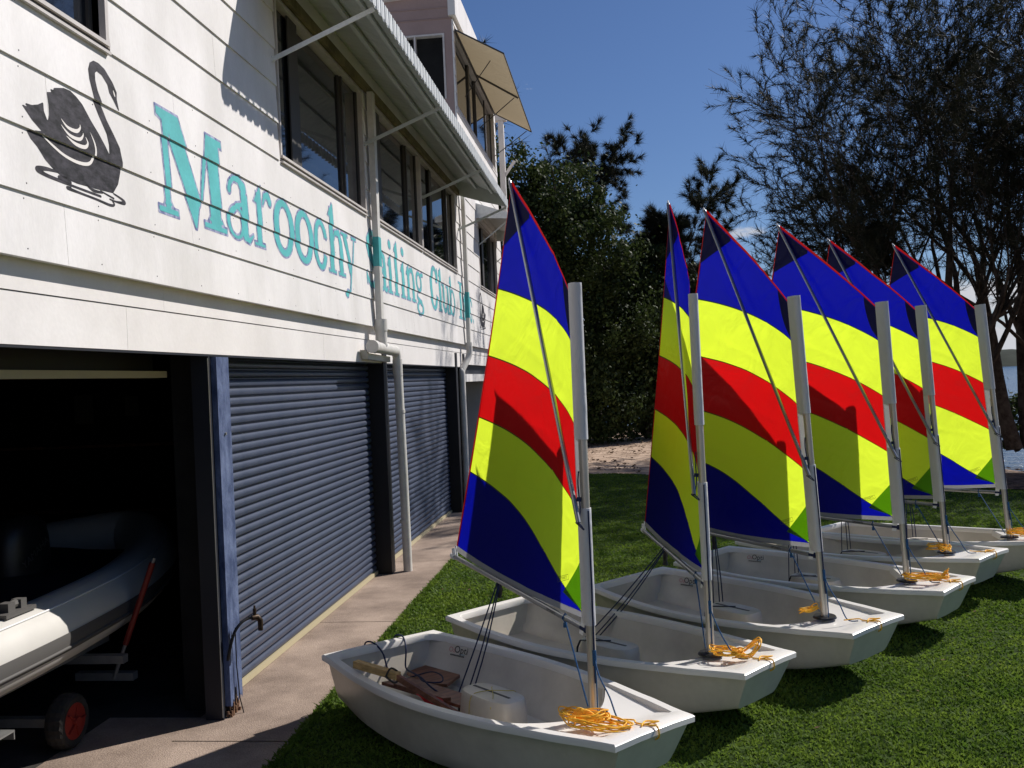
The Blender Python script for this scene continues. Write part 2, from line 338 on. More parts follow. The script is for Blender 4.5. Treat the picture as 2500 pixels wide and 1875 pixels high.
def make_litter():
    rng = np.random.default_rng(5); n = 9000; x = -5+rng.random(n)*15; y = 14+rng.random(n)*26
    k = (y > 19.9-.66*np.maximum(0, x+.2)); x = x[k]; y = y[k]; n = len(x)
    # leaves gather in drifts
    q = np.array([noise.noise(Vector((a*.8, b*.8, 9))) for a, b in zip(x, y)]); k = q+rng.random(n)*.5 > .12; x = x[k]; y = y[k]; n = len(x)
    z = np.array([ground_z(a, b) for a, b in zip(x, y)])+.012; s = .02+.045*rng.random(n); a = rng.random(n)*6.28
    u = np.stack([np.cos(a), np.sin(a), (rng.random(n)-.5)*.8], 1)*s[:, None]; v = np.stack([-np.sin(a), np.cos(a), (rng.random(n)-.2)*.9], 1)*s[:, None]*.6
    m2 = 420; x2 = -1.9+rng.random(m2)*8; y2 = 4.2+rng.random(m2)*14; k = y2 < 19.5-.66*np.maximum(0, x2+.2); x2 = x2[k]; y2 = y2[k]; m2 = len(x2); a2 = rng.random(m2)*6.28; s2 = .008+.014*rng.random(m2)
    x = np.concatenate([x, x2]); y = np.concatenate([y, y2]); z = np.concatenate([z, np.full(m2, .022)]); s = np.concatenate([s, s2]); n = len(x)
    u = np.concatenate([u, np.stack([np.cos(a2), np.sin(a2), .2*np.ones(m2)], 1)*s2[:, None]]); v = np.concatenate([v, np.stack([-np.sin(a2), np.cos(a2), .1*np.ones(m2)], 1)*s2[:, None]*.5])
    C = np.stack([x, y, z+s*.3], 1); V = np.concatenate([C-u, C-v, C+u, C+v]); i = np.arange(n)
    o = np_mesh('leaf_litter', V, np.stack([i, i+n, i+2*n, i+3*n], 1), m_litter); tag(o, 'brown dead leaves and bark scattered over the sand and lawn', 'leaf litter', kind='stuff')
make_litter()

# ------------------------------------------------------------------ clubhouse
club = thing('clubhouse', 'white two-storey weatherboard clubhouse with teal lettering and blue roller doors', 'building', (-2.5, 5, 0))
CO = Vector((-2.5, 5, 0))
def cpart(mb, name, m, smooth=None, parent=None, label=None):
    o = mb.build(name, m, parent or club, smooth, label); 
    if parent is None: o.location = -CO
    return o
Z0, PH = 2.651, .2785
def wallx(z):
    f = ((z-Z0)/PH) % 1.; return WX+.014-.012*f
WINS = [(1.6, 4.41), (6.84, 9.27), (9.71, 14.68), (17.2, 19.76)]
joint_rng = random.Random(11)
jf = {0: [4.0+.0, 7.65, 11.3, 14.9], 1: [5.28, 9.0, 12.6], 2: [3.9, 7.75, 11.7, 16.2], 3: [5.12, 8.9, 12.3, 18.6]}
for r in range(10):
    zb = Z0+r*PH; zt = zb+PH; spans = [(-4., 20.6)]
    if r >= 4 and zb < 5.0:
        spans = []; c = -4.
        for a, b in WINS: spans.append((c, a-.03)); c = b+.03
        spans.append((c, 20.6))
    for a, b in spans:
        cuts = [a]+[j for j in jf.get(r, [3.1+1.3*(r % 3), 15.9+(r % 2)]) if a+.3 < j < b-.3]+[b]
        for p, q in zip(cuts[:-1], cuts[1:]):
            g = MB().prism([(WX-.02, zb-.004), (WX+.014, zb-.004), (WX+.002, zt), (WX-.02, zt)], 1, p+.0012, q-.0012)
            cpart(g, 'weatherboard', m_board)
# wall core behind the boards (with window openings) and lower storey parts
core = MB()
core.box(-2.60, WX-.022, -4, 20.6, 2.66, 3.72); core.box(-2.60, WX-.022, -4, 20.6, 5.06, 5.45)
c = -4.
for a, b in WINS+[(20.6, 21)]: core.box(-2.60, WX-.022, c, a, 3.721, 5.059); c = b
cpart(core, 'wall_frame', m_fascia)
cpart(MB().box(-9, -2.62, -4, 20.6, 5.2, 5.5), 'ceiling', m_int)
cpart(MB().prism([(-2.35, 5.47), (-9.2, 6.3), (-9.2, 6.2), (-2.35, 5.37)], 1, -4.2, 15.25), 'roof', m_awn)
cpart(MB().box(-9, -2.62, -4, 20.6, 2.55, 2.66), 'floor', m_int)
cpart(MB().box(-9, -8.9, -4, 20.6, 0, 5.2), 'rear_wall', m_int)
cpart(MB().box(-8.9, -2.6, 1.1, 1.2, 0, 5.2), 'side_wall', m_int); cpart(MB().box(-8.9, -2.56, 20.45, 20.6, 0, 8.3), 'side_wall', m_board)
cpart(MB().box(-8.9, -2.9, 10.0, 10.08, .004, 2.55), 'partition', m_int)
nl = MB(); nrg = random.Random(3)
for r in range(4):
    for k in range(34):
        y = 1.5+.55*k+.03*nrg.random(); z = Z0+r*PH+.035; nl.tube([(wallx(z)-.001, y, z), (wallx(z)+.0012, y, z)], .0035, 6)
        if nrg.random() < .5: z = Z0+r*PH+PH-.03; nl.tube([(wallx(z)-.001, y, z), (wallx(z)+.0012, y, z)], .0035, 6)
cpart(nl, 'nail_heads', m_alud)['kind'] = 'stuff'
FX = -2.52
fc = [(-4., 1.1), (1.1, 4.62), (4.62, 7.9), (7.9, 10.9), (10.9, 14.2), (14.2, 15.35), (15.35, 20.6)]
for i, (a, b) in enumerate(fc):
    cpart(MB().box(FX-.03, FX, a+.0012, b-.0012, 2.285 if i < 6 else 2.33, 2.511), 'fascia_board', m_fascia)
    cpart(MB().box(FX-.03, FX+.006, a+.4, min(b+.4-.002, 20.6), 2.515, 2.66), 'fascia_board', m_fascia)
cpart(MB().box(FX-.03, FX-.002, -4, 15.35, 2.272, 2.2835), 'drip_strip', m_dark)
cpart(MB().box(-2.60, -2.545, 15.4, 20.6, 2.04, 2.17), 'fascia_board', m_fascia)
cpart(MB().box(-2.72, -2.60, 15.36, 20.6, 2.16, 2.6), 'beam', m_dark)
cpart(MB().box(-2.80, -2.56, 1.2, 15.35, 2.50, 2.549), 'soffit', m_dark)
# piers
def pier(y0, y1, m2=m_navy):
    cpart(MB().box(-2.86, -2.506, y0, y1, -.02, 2.50), 'pier', m2)
pier(9.90, 10.06); pier(14.47, 14.62); pier(15.2, 15.36); pier(1.2, 3.3)  # last one is out of view, widened to cut daylight entering the bay
pr = cpart(MB().box(-2.64, -2.535, 5.61, 5.823, .0, 2.50), 'pier', m_navy); cpart(MB().box(-2.86, -2.641, 5.76, 5.822, .0, 2.50), 'light_gap_filler', m_int)  # added black filler, closes the light gap between pier and roller door
cpart(MB().box(-2.64, -2.525, 5.585, 5.605, .0, 2.49), 'door_track', m_dark)
# chipped blue post face with a rotten foot
bp = MB(); n = 30; rg = random.Random(4)
lz = [.06+.05*rg.random() + (.10 if 10 < i < 16 else 0) for i in range(n+1)]
def post_pt(i, z, x): return (x, 5.635+.185*i/n, z)
for i in range(n):
    bp.add([post_pt(i, lz[i], -2.495), post_pt(i+1, lz[i+1], -2.495), post_pt(i+1, 2.268, -2.495), post_pt(i, 2.268, -2.495)], [(0, 1, 2, 3)])
bp.add([post_pt(0, lz[0], -2.495), post_pt(0, 2.268, -2.495), post_pt(0, 2.268, -2.533), post_pt(0, lz[0], -2.533)], [(0, 1, 2, 3)], 0)
bp.add([post_pt(n, lz[n], -2.495), post_pt(n, 2.268, -2.495), post_pt(n, 2.268, -2.533), post_pt(n, lz[n], -2.533)], [(3, 2, 1, 0)], 0)
bpo = cpart(bp, 'post', m_post, label='weathered blue timber post with a rotted foot')
rot = MB()
for k in range(26):
    y = 5.63+.15*rg.random(); x = -2.525+.03*rg.random(); rot.bar((x, y, 0), (x+.01*(rg.random()-.5), y+.02*(rg.random()-.5), .02+.07*rg.random()), .012, .009)
cpart(rot, 'rotten_wood', m_mulch)['kind'] = 'stuff'
cpart(MB().tube([(-2.497, 5.72, 1.78), (-2.485, 5.72, 1.78)], .009, 8), 'bolt', m_galv)
# roller doors, slat by slat
pitch = .0655
sp = [(-2.70, 0), (-2.688, .003), (-2.676, .012), (-2.671, .030), (-2.675, .046), (-2.684, .056), (-2.70, .0585), (-2.70, .0655)]
def roller(y0, y1):
    d = MB().box(-2.74, -2.704, y0, y1, .03, 2.5).build('roller_door', m_navy, club); d.location = -CO
    me = None
    k = 0
    while .045+k*pitch < 2.46:
        if me is None:
            g = MB()
            g.add([(x, y0+.02, z) for x, z in sp]+[(x, y1-.005, z) for x, z in sp], [(i, i+1, 9+i, 8+i) for i in range(7)]+[tuple(range(7, -1, -1)), tuple(range(8, 16))])
            me = g.mesh('slat', m_slat, 35)
        o = link('slat', me, d); o.location = (0, 0, .045+k*pitch); k += 1
    MB().box(-2.71, -2.66, y0, y1, .006, .044).build('bottom_rail', m_cream, d)
roller(5.825, 9.90); roller(10.06, 14.47)
cpart(MB().box(-2.86, -2.78, 1.9, 5.55, 2.150, 2.190), 'door_bottom_bar', m_cream)
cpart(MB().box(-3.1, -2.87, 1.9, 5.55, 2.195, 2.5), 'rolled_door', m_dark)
cpart(MB().tube([(-2.528, 5.583, .02), (-2.528, 5.583, 2.26)], .0035, 6), 'door_edge', m_galv)

# windows
def window(y0, y1, z0, z1, mull, parent=None, x=WX, thick=()):
    f = MB(); g = .035
    f.box(x-.09, x+.012, y0-.028, y0, z0-.02, z1); f.box(x-.09, x+.012, y1, y1+.028, z0-.02, z1); f.box(x-.09, x+.010, y0, y1, z1-.03, z1)
    fo = cpart(f, 'window', m_alu)
    MB().box(x-.085, x+.022, y0-.02, y1+.02, z0-.016, z0+.004).build('sill', m_alu, fo)
    MB().box(x-.085, x+.008, y0-.02, y1+.02, z0-.040, z0-.018).build('sill', m_alud, fo)
    MB().box(x-.085, x+.026, y0-.02, y1+.02, z0-.056, z0-.042).build('sill', m_alu, fo)
    ed = [y0]+list(mull)+[y1]
    for k, (a, b) in enumerate(zip(ed[:-1], ed[1:])):
        off = .02 if k % 2 else 0
        MB().add([(x-.05-off, a+.02, z0+.03), (x-.05-off, b-.02, z0+.03), (x-.05-off, b-.02, z1-.04), (x-.05-off, a+.02, z1-.04)], [(0, 1, 2, 3)]).build('pane', m_glass, fo)
        s = MB(); s.box(x-.072-off, x-.035-off, a+.002, a+.036, z0+.005, z1-.035); s.box(x-.072-off, x-.035-off, b-.036, b-.002, z0+.005, z1-.035)
        s.box(x-.070-off, x-.037-off, a+.036, b-.036, z0+.005, z0+.034); s.build('sash', m_alud, fo)
    for t in thick: MB().box(x-.034, x-.022, t[0], t[1], z0+.004, z1-.03).build('mullion', m_alud, fo)
    return fo
window(1.63, 4.41, 3.80, 5.03, [3.0])
window(6.87, 9.24, 3.81, 5.03, [7.32, 8.70], thick=[(7.20, 7.42)])
window(9.74, 12.0, 3.81, 5.03, [10.0, 11.42], thick=[(9.93, 10.08)])
window(12.08, 14.65, 3.81, 5.03, [12.86, 14.13], thick=[(12.80, 12.95)])
window(17.23, 19.73, 3.81, 5.00, [17.9, 19.1], thick=[(17.8, 18.0)])
window(15.40, 20.25, 6.60, 7.84, [17.0, 17.9, 19.2], thick=[(16.95, 17.08)])

# long sheet-metal awning
A0, A1 = 6.46, 14.99
prof = [(WX, 5.30), (WX+.20, 5.235), (WX+.38, 5.165), (WX+.56, 5.085), (WX+.66, 5.035), (WX+.75, 4.985), (WX+.79, 4.955), (WX+.806, 4.93)]
aw = MB(); nr = int((A1-A0)/.127); per = 5
def rib(q): return (0, .008, .010, .008, 0)[q % per] 
ny = nr*per
for j in range(ny+1):
    y = A0+(A1-A0)*j/ny
    for (x, z) in prof: aw.v.append((x, y, z+rib(j)*.6))
K = len(prof)
for j in range(ny):
    for i in range(K-1): aw.f.append((j*K+i, j*K+i+1, (j+1)*K+i+1, (j+1)*K+i)); aw.mi.append(0)
awo = cpart(aw, 'awning', m_awn, label='long ribbed metal awning over the upper windows')
va = MB(); nvv = nr*16
def val(u, v):
    j = u*nvv; ph = (j % 16)/16.; x = WX+.806+(.0 if ph < .2 else .016)-(.006 if .45 < ph < .6 else 0)
    zb = 4.812-.016*abs(math.sin(math.pi*(ph)))**.7
    return (x, A0+(A1-A0)*u, 4.93+(zb-4.93)*v)
va.grid(val, nvv, 3)
va.build('valance', m_awnw, awo)
for y in (A0, A1):
    e = MB(); pts = prof+[(WX+.806, 4.82), (WX+.4, 4.93), (WX, 5.06)]; e.prism([(x, z) for x, z in pts], 1, y-.004, y+.004); e.build('end_panel', m_awn, awo)
MB().box(WX+.002, WX+.045, A0+.02, A1-.02, 5.045, 5.13).build('batten', m_awny, awo)
MB().box(WX+.30, WX+.335, A0+.02, A1-.02, 5.135, 5.165).build('purlin', m_awn, awo)
MB().box(WX+.56, WX+.59, A0+.02, A1-.02, 5.035, 5.068).build('purlin', m_awn, awo)
for y in (6.735, 9.30, 12.167, 14.93):
    s = MB().bar((WX+.016, y, 4.495), (WX+.800, y, 4.80), .010, .034); s.tube([(WX+.012, y-.012, 4.495), (WX+.012, y+.012, 4.495)], .022, 8); s.build('strut', m_awnw if y < 7 else m_awn, awo)
# hood over the far window
hd = MB(); hx = WX+.62
hd.prism([(WX, 5.30), (hx, 5.08), (hx, 5.0), (hx-.01, 5.0), (hx-.01, 5.06), (WX, 5.28)], 1, 17.0, 20.0)
ho = cpart(hd, 'awning', m_awnw, label='small hood awning over the far window')
for y in (17.0, 20.0): MB().prism([(WX, 5.29), (hx, 5.07), (hx, 4.98), (WX, 5.02)], 1, y-.012, y-.004).build('end_panel', m_awnw, ho)
for y in (17.2, 19.8): MB().bar((WX, y, 4.55), (hx-.02, y, 5.0), .01, .02).build('strut', m_awn, ho)

# upper tower room
for r in range(0, 20):
    zb = Z0+(10+r)*PH; zt = min(zb+PH, 8.02)
    if zb > 8.0: break
    sp_ = [(15.30, 20.5)] if (zt < 6.60 or zb > 7.80) else [(15.30, 15.37), (20.28, 20.5)]
    for a, b in sp_: cpart(MB().prism([(WX-.02, zb-.004), (WX+.014, zb-.004), (WX+.002, zt), (WX-.02, zt)], 1, a, b), 'weatherboard', m_board)
cpart(MB().box(WX+.003, WX+.018, 15.30, 20.5, 6.50, 6.585), 'trim_board', m_board)
g = MB()
for (x0, x1, z0, z1) in ((-3.26, -2.6195, 5.4, 6.72), (-2.6195, WX-.021, 5.4, 8.06), (-9, -3.26, 5.4, 8.06), (-3.26, -2.6195, 7.80, 8.06)): g.box(x0, x1, 15.31, 15.40, z0, z1)
g.prism([(WX-.021, 8.06), (WX-.021, 8.62), (-9, 8.02), (-9, 8.0)], 1, 15.31, 15.40)
cpart(g, 'gable_wall', m_shadewall)
for z in (8.04, 8.22): cpart(MB().box(-9, WX-.02, 15.296, 15.309, z, z+.012), 'batten', m_shadewall)
cpart(MB().box(-3.24, -2.64, 15.45, 15.47, 6.7, 7.8), 'pane', m_glass)
wf = MB(); wf.box(-3.27, -3.24, 15.29, 15.44, 6.72, 7.80); wf.box(-2.64, -2.61, 15.29, 15.44, 6.72, 7.80); wf.box(-3.24, -2.64, 15.29, 15.44, 7.77, 7.80); wf.box(-3.125, -3.095, 15.30, 15.44, 6.72, 7.77)
cpart(wf, 'window_frame', m_alu)
cpart(MB().box(-9, -2.62, 15.4, 20.4, 5.5, 8.0), 'tower_core', m_int)
rf = MB().prism([(-2.40, 8.56), (-9.2, 8.12), (-9.2, 8.02), (-2.52, 8.46), (-2.52, 8.06), (-2.40, 8.06)], 1, 15.22, 20.7)
cpart(rf, 'roof', m_board)
# tower hopper awning
ta = MB(); X1 = WX+.82
def tf(u, v): return (WX+.02+(X1-WX-.02)*v, 15.32+5.0*u, 7.86+(7.40-7.86)*v+.012*math.sin(u*math.pi*3)*math.sin(math.pi*v))
ta.grid(tf, 20, 6); tao = cpart(ta, 'awning', m_canvas, 180, label='beige canvas awning propped over the tower windows')
for a, b, t in (((WX+.02, 15.32, 7.852), (X1, 15.32, 7.392), .022), ((WX+.02, 20.32, 7.852), (X1, 20.32, 7.392), .022), ((X1, 15.32, 7.392), (X1, 20.32, 7.392), .018), ((WX+.03, 15.32, 7.84), (WX+.03, 20.32, 7.84), .03),
                ((WX+.03, 17.6, 7.825), (X1-.02, 17.75, 7.375), .03), ((WX+.02, 16.2, 7.0), (WX+.5, 16.1, 7.56), .012), ((WX+.02, 17.9, 6.9), (X1-.1, 17.8, 7.40), .014), ((WX+.02, 20.2, 6.9), (X1-.1, 20.25, 7.40), .014)):
    MB().bar(a, b, t, t).build('awning_bar', m_alud, tao)
vp = MB().box(-2.44, -2.32, 20.95, 21.07, 0, 7.86); vpo = cpart(vp, 'veranda_post', m_board)
MB().box(-2.60, -2.25, 20.92, 21.10, 7.862, 8.16).build('beam_end', m_fascia, vpo); MB().bar((-2.36, 21.0, 6.6), (-2.1, 21.0, 6.95), .04, .06).build('brace', m_fascia, vpo)

# downpipes
dp = MB().box(-2.425, -2.365, 9.36, 9.46, 2.70, 5.04); dpo = cpart(dp, 'downpipe', m_pvc, label='white downpipe crossing the S of the lettering')
MB().box(-2.427, -2.363, 9.358, 9.462, 3.26, 3.56).build('painted_band', m_tealpipe, dpo)
b = MB(); b.tube([(-2.39, 9.41, 2.72), (-2.39, 9.41, 2.52), (-2.39, 9.415, 2.46), (-2.37, 9.43, 2.43)], .062, 14); b.tube([(-2.39, 9.41, 2.60), (-2.39, 9.41, 2.72)], .068, 14); b.build('elbow', m_pvc, dpo, 50)
b = MB(); b.tube([(-2.39, 9.05, 2.43), (-2.39, 9.98, 2.41)], .058, 14); b.tube([(-2.39, 9.03, 2.43), (-2.39, 9.14, 2.43)], .066, 14); b.build('cross_pipe', m_pvc, dpo, 50)
pth = spline([(-2.39, 9.92, 2.41), (-2.39, 10.02, 2.39), (-2.385, 10.05, 2.30), (-2.38, 10.05, 2.0)], 5)+[Vector((-2.37, 10.05, 1.0)), Vector((-2.365, 10.05, .003))]
b = MB(); b.tube(pth, .049, 14); b.build('lower_pipe', m_pvc, dpo, 50)
for z in (1.75, .55): MB().tube([(-2.377, 10.05, z-.018), (-2.377, 10.05, z+.018)], .056, 14).build('clip', m_pvc, dpo, 50)
MB().tube([(-2.385, 10.05, 2.14), (-2.385, 10.05, 2.32)], .055, 14).build('collar', m_pvc, dpo, 50)
MB().prism([(9.02, 2.40), (9.1, 2.31), (10.0, 2.29), (10.0, 2.35), (9.1, 2.37)], 0, -2.515, -2.45).build('bracket', m_pvc, dpo)
dp2 = cpart(MB().box(-2.42, -2.36, 15.10, 15.20, 2.62, 5.2), 'downpipe', m_pvc, label='white downpipe crossing the end of the lettering')
MB().box(-2.422, -2.358, 15.098, 15.202, 3.08, 3.50).build('painted_band', m_tealpipe, dp2)
b = MB(); b.tube(spline([(-2.39, 15.15, 2.68), (-2.39, 15.15, 2.52), (-2.42, 15.10, 2.40), (-2.49, 14.95, 2.22), (-2.49, 14.93, 2.1), (-2.49, 14.93, 1.0), (-2.49, 14.93, .003)], 6), .052, 12); b.build('lower_pipe', m_pvc, dp2, 50)
# tap on the post
tp = MB(); tp.tube(spline([(-2.505, 5.64, .36), (-2.485, 5.635, .44), (-2.46, 5.65, .53), (-2.43, 5.68, .58), (-2.40, 5.72, .60), (-2.375, 5.745, .60)], 6), .010, 8)
tpo = cpart(tp, 'tap_pipe', m_black, 60)
tb = MB(); tb.tube([(-2.38, 5.74, .60), (-2.355, 5.765, .60), (-2.34, 5.78, .575), (-2.34, 5.78, .51)], [.018, .02, .018, .016], 10); tb.tube([(-2.365, 5.755, .61), (-2.365, 5.755, .655)], .012, 8); tb.tube([(-2.365, 5.755, .655), (-2.365, 5.755, .675)], .007, 6); tb.build('tap', m_brass, tpo, 50)
tb = MB(); tb.tube([(-2.45, 5.72, 0), (-2.47, 5.715, .10), (-2.478, 5.705, .30), (-2.475, 5.70, .55)], .004, 6); cpart(tb, 'cable', m_black)

# ------------------------------------------------------------------ painted lettering (signed distance -> flat paint on each board)
def sd_seg(U, V, pts):
    d = np.full(U.shape, 9.)
    for (x0, y0, r0), (x1, y1, r1) in zip(pts[:-1], pts[1:]):
        dx, dy = x1-x0, y1-y0; L = dx*dx+dy*dy+1e-9; t = np.clip(((U-x0)*dx+(V-y0)*dy)/L, 0, 1)
        d = np.minimum(d, np.hypot(U-x0-t*dx, V-y0-t*dy)-(r0+(r1-r0)*t))
    return d
def sd_poly(U, V, P):
    d = np.full(U.shape, 9.); ins = np.zeros(U.shape, bool); n = len(P)
    for i in range(n):
        x0, y0 = P[i]; x1, y1 = P[(i+1) % n]; dx, dy = x1-x0, y1-y0; t = np.clip(((U-x0)*dx+(V-y0)*dy)/(dx*dx+dy*dy+1e-12), 0, 1)
        d = np.minimum(d, np.hypot(U-x0-t*dx, V-y0-t*dy))
        c = ((y0 > V) != (y1 > V)) & (U < (x1-x0)*(V-y0)/((y1-y0) if abs(y1-y0) > 1e-12 else 1e-12)+x0); ins ^= c
    return np.where(ins, -d, d)
def sd_ell(U, V, cx, cy, a, b):
    x = (U-cx)/a; y = (V-cy)/b; k = np.hypot(x, y)+1e-6; return k*(k-1)/(np.hypot(x/a, y/b)+1e-6)
def rect(a, b, c, d): return [(a, c), (b, c), (b, d), (a, d)]
XH, CH, SF = .43, .60, .045
def glyph(ch, U, V, W):
    """W is the letter's width in metres, V height above the base line"""
    mn = np.minimum; P = lambda p: sd_poly(U, V, p); S = lambda p: sd_seg(U, V, p); E = lambda *a: sd_ell(U, V, *a)
    st = min(.13, W*.27)
    def stem(x, top, flag=True, w_=None):
        w_ = w_ or st; d = P(rect(x, x+w_, 0, top-.03)); d = mn(d, P(rect(x-.055, x+w_+.055, 0, SF)))
        if flag: d = mn(d, P([(x-.06, top-.12), (x-.02, top-.075), (x+w_*.75, top+.02), (x+w_, top+.0), (x+w_, top-.16), (x, top-.13)]))
        return d
    def ring(cx, cy, a, b, ta, tb): return np.maximum(E(cx, cy, a, b), -E(cx, cy, a-ta, b-tb))
    if ch == 'M':
        k = W/.92
        d = P([(.085*k, .02), (.165*k, .02), (.155*k, .56), (.06*k, .56)])
        for p in ([(0, .60), (.28*k, .60), (.54*k, .14), (.475*k, -.03), (.445*k, -.03), (.13*k, .47), (.11*k, .50), (.02*k, .53), (0, .53)],
                  [(.49*k, .08), (.545*k, .12), (.72*k, .60), (.63*k, .60)], [(.64*k, .60), (.82*k, .60), (.84*k, .02), (.67*k, .02)],
                  rect(.625*k, .87*k, .535, .60), rect(0, .25*k, 0, .055), rect(.57*k, .92*k, 0, .055)):
            d = mn(d, P([(q[0] if len(q) == 2 else q[0], q[1]) for q in p]))
        d = mn(d, P([(.06*k, .05), (.2*k, .05), (.165*k, .09), (.085*k, .09)])); d = mn(d, P([(.62*k, .05), (.89*k, .05), (.845*k, .10), (.67*k, .10)]))
        return d
    if ch == 'o': return ring(W/2, XH/2, W/2, XH/2+.01, W*.27, .075)
    if ch in 'cC':
        h = XH if ch == 'c' else CH; d = ring(W*.5, h/2, W*.5, h/2+.01, W*.28, .07)
        d = np.maximum(d, -P([(W*.62, h*.40), (W*1.4, h*.20), (W*1.4, h*.72), (W*.62, h*.62)]))
        d = mn(d, S([(W*.84, h*.80, .03), (W*.86, h*.68, .028)])) if ch == 'c' else mn(d, P([(W*.80, h*.98), (W*.93, h*1.0), (W*.93, h*.64), (W*.86, h*.64)]))
        return d
    if ch == 'a':
        d = ring(W*.34, XH*.27, W*.34, XH*.28, W*.16, .045)
        d = mn(d, P([(W*.52, .06), (W*.80, .04), (W*.78, XH*.78), (W*.50, XH*.80)]))
        d = mn(d, S([(W*.12, XH*.74, .038), (W*.16, XH*.84, .03), (W*.30, XH*.94, .028), (W*.48, XH*.95, .035), (W*.63, XH*.84, .06)]))
        d = mn(d, S([(W*.55, XH*.58, .025), (W*.34, XH*.52, .03), (W*.2, XH*.42, .03)]))
        return mn(d, S([(W*.66, .05, .05), (W*.80, .022, .03), (W*.97, .07, .018)]))
    if ch == 'r':
        d = stem(W*.16, XH, w_=st*1.05); return mn(d, S([(W*.50, XH*.74, .02), (W*.62, XH*.90, .032), (W*.80, XH*.93, .04), (W*.88, XH*.84, .045)]))
    if ch in 'hn':
        x = W*.14; top = XH if ch == 'n' else CH+.02; d = stem(x, top)
        d = mn(d, S([(x+st*.7, XH*.66, .022), (x+st*1.3, XH*.88, .032), (W*.66, XH*.90, .045), (W*.74, XH*.70, .055), (W*.75, XH*.4, st*.5), (W*.76, .06, st*.5)]))
        return mn(d, P(rect(W*.56, W*.99, 0, SF)))
    if ch == 'y':
        d = P([(W*.10, XH-.02), (W*.36, XH-.02), (W*.62, .10), (W*.52, .02)]); d = mn(d, S([(W*.84, XH-.03, .022), (W*.60, .08, .026), (W*.46, -.10, .024), (W*.38, -.13, .022)]))
        d = mn(d, mn(P(rect(0, W*.46, XH-.045, XH)), P(rect(W*.66, W, XH-.045, XH)))); return mn(d, E(W*.30, -.135, .058, .045))
    if ch == 'S':
        h = CH; return mn(S([(W*.88, h*.78, .03), (W*.72, h*.93, .035), (W*.40, h*.95, .04), (W*.16, h*.78, .055), (W*.3, h*.58, .065), (W*.68, h*.42, .065), (W*.82, h*.22, .055), (W*.6, h*.06, .04), (W*.3, h*.05, .035), (W*.1, h*.2, .03)]), P(rect(W*.04, W*.14, .02, h*.28)))
    if ch == 'i': return stem(W*.30, XH, w_=W*.38)
    if ch == 'dot': return E(W*.50, XH+.12, W*.20, .058)
    if ch == 'l': return stem(W*.30, CH+.02, w_=W*.38)
    if ch == 'g':
        d = ring(W*.42, XH*.66, W*.36, XH*.33, W*.19, .06); d = mn(d, S([(W*.70, XH*.90, .03), (W*.93, XH*.92, .035)]))
        d = mn(d, S([(W*.30, XH*.36, .02), (W*.24, XH*.20, .03), (W*.45, XH*.12, .035), (W*.7, XH*.06, .045)])); return mn(d, ring(W*.52, -.045, W*.42, .10, W*.20, .045))
    if ch == 'u':
        d = P(rect(W*.12, W*.12+st, .10, XH)); d = mn(d, P(rect(0, W*.12+st, XH-.045, XH))); d = mn(d, P(rect(W*.64, W*.64+st, .0, XH))); d = mn(d, P(rect(W*.52, W*.64+st, XH-.045, XH)))
        d = mn(d, S([(W*.12+st*.5, .13, st*.5), (W*.30, .045, .045), (W*.5, .05, .035), (W*.68, .13, .025)])); return mn(d, P(rect(W*.64, W, 0, SF)))
    if ch == 'b':
        d = P(rect(W*.14, W*.14+st, .01, CH-.02)); d = mn(d, P([(W*.14-.06, CH-.12), (W*.14+st*.8, CH+.02), (W*.14+st, CH), (W*.14+st, CH-.16), (W*.14, CH-.13)]))
        return mn(d, ring(W*.58, XH*.48, W*.40, XH*.49, W*.20, .055))
    if ch == 'I': return mn(P(rect(W*.32, W*.68, 0, CH)), mn(P(rect(W*.08, W*.92, 0, SF)), P(rect(W*.08, W*.92, CH-SF, CH))))
    if ch == '.': return E(W*.5, .04, W*.5, .042)
def contour(mb, fn, y0, y1, z0, z1, dy, dz, off, mi, zb_list=True):
    """fill the region fn<0 with strips; every board gets its own piece of paint"""
    r0 = int(math.floor((z0-Z0)/PH)); r1 = int(math.floor((z1-Z0)/PH))
    for r in range(r0, r1+1):
        a = max(z0, Z0+r*PH-.003 if r > r0 else z0); b = min(z1, Z0+(r+1)*PH-.0055)
        if b-a < .002: continue
        nz = max(2, int((b-a)/dz)+1); nyy = int((y1-y0)/dy)+1; Y = np.linspace(y0, y1, nyy+1); Z = np.linspace(a, b, nz+1)
        U, Vv = np.meshgrid(Y, Z); D = fn(U, Vv); ins = D < 0
        full = ins[:-1, :-1] & ins[:-1, 1:] & ins[1:, :-1] & ins[1:, 1:]; anyc = (ins[:-1, :-1] | ins[:-1, 1:] | ins[1:, :-1] | ins[1:, 1:]) & ~full
        zc = Z0+r*PH
        X = lambda z: WX+.014-.012*((z-zc)/PH)+off
        for i in range(nz):
            j = 0; row = full[i]
            while j < nyy:
                if row[j]:
                    k = j
                    while k < nyy and row[k]: k += 1
                    mb.add([(X(Z[i]), Y[j], Z[i]), (X(Z[i]), Y[k], Z[i]), (X(Z[i+1]), Y[k], Z[i+1]), (X(Z[i+1]), Y[j], Z[i+1])], [(0, 1, 2, 3)], mi); j = k
                else: j += 1
            for j in np.nonzero(anyc[i])[0]:
                q = [(Y[j], Z[i], D[i, j]), (Y[j+1], Z[i], D[i, j+1]), (Y[j+1], Z[i+1], D[i+1, j+1]), (Y[j], Z[i+1], D[i+1, j])]; poly = []
                for e in range(4):
                    p, n_ = q[e], q[(e+1) % 4]
                    if p[2] < 0: poly.append((p[0], p[1]))
                    if (p[2] < 0) != (n_[2] < 0):
                        t = p[2]/(p[2]-n_[2]); poly.append((p[0]+t*(n_[0]-p[0]), p[1]+t*(n_[1]-p[1])))
                if len(poly) >= 3: mb.add([(X(z), y, z) for y, z in poly], [tuple(range(len(poly)))], mi)
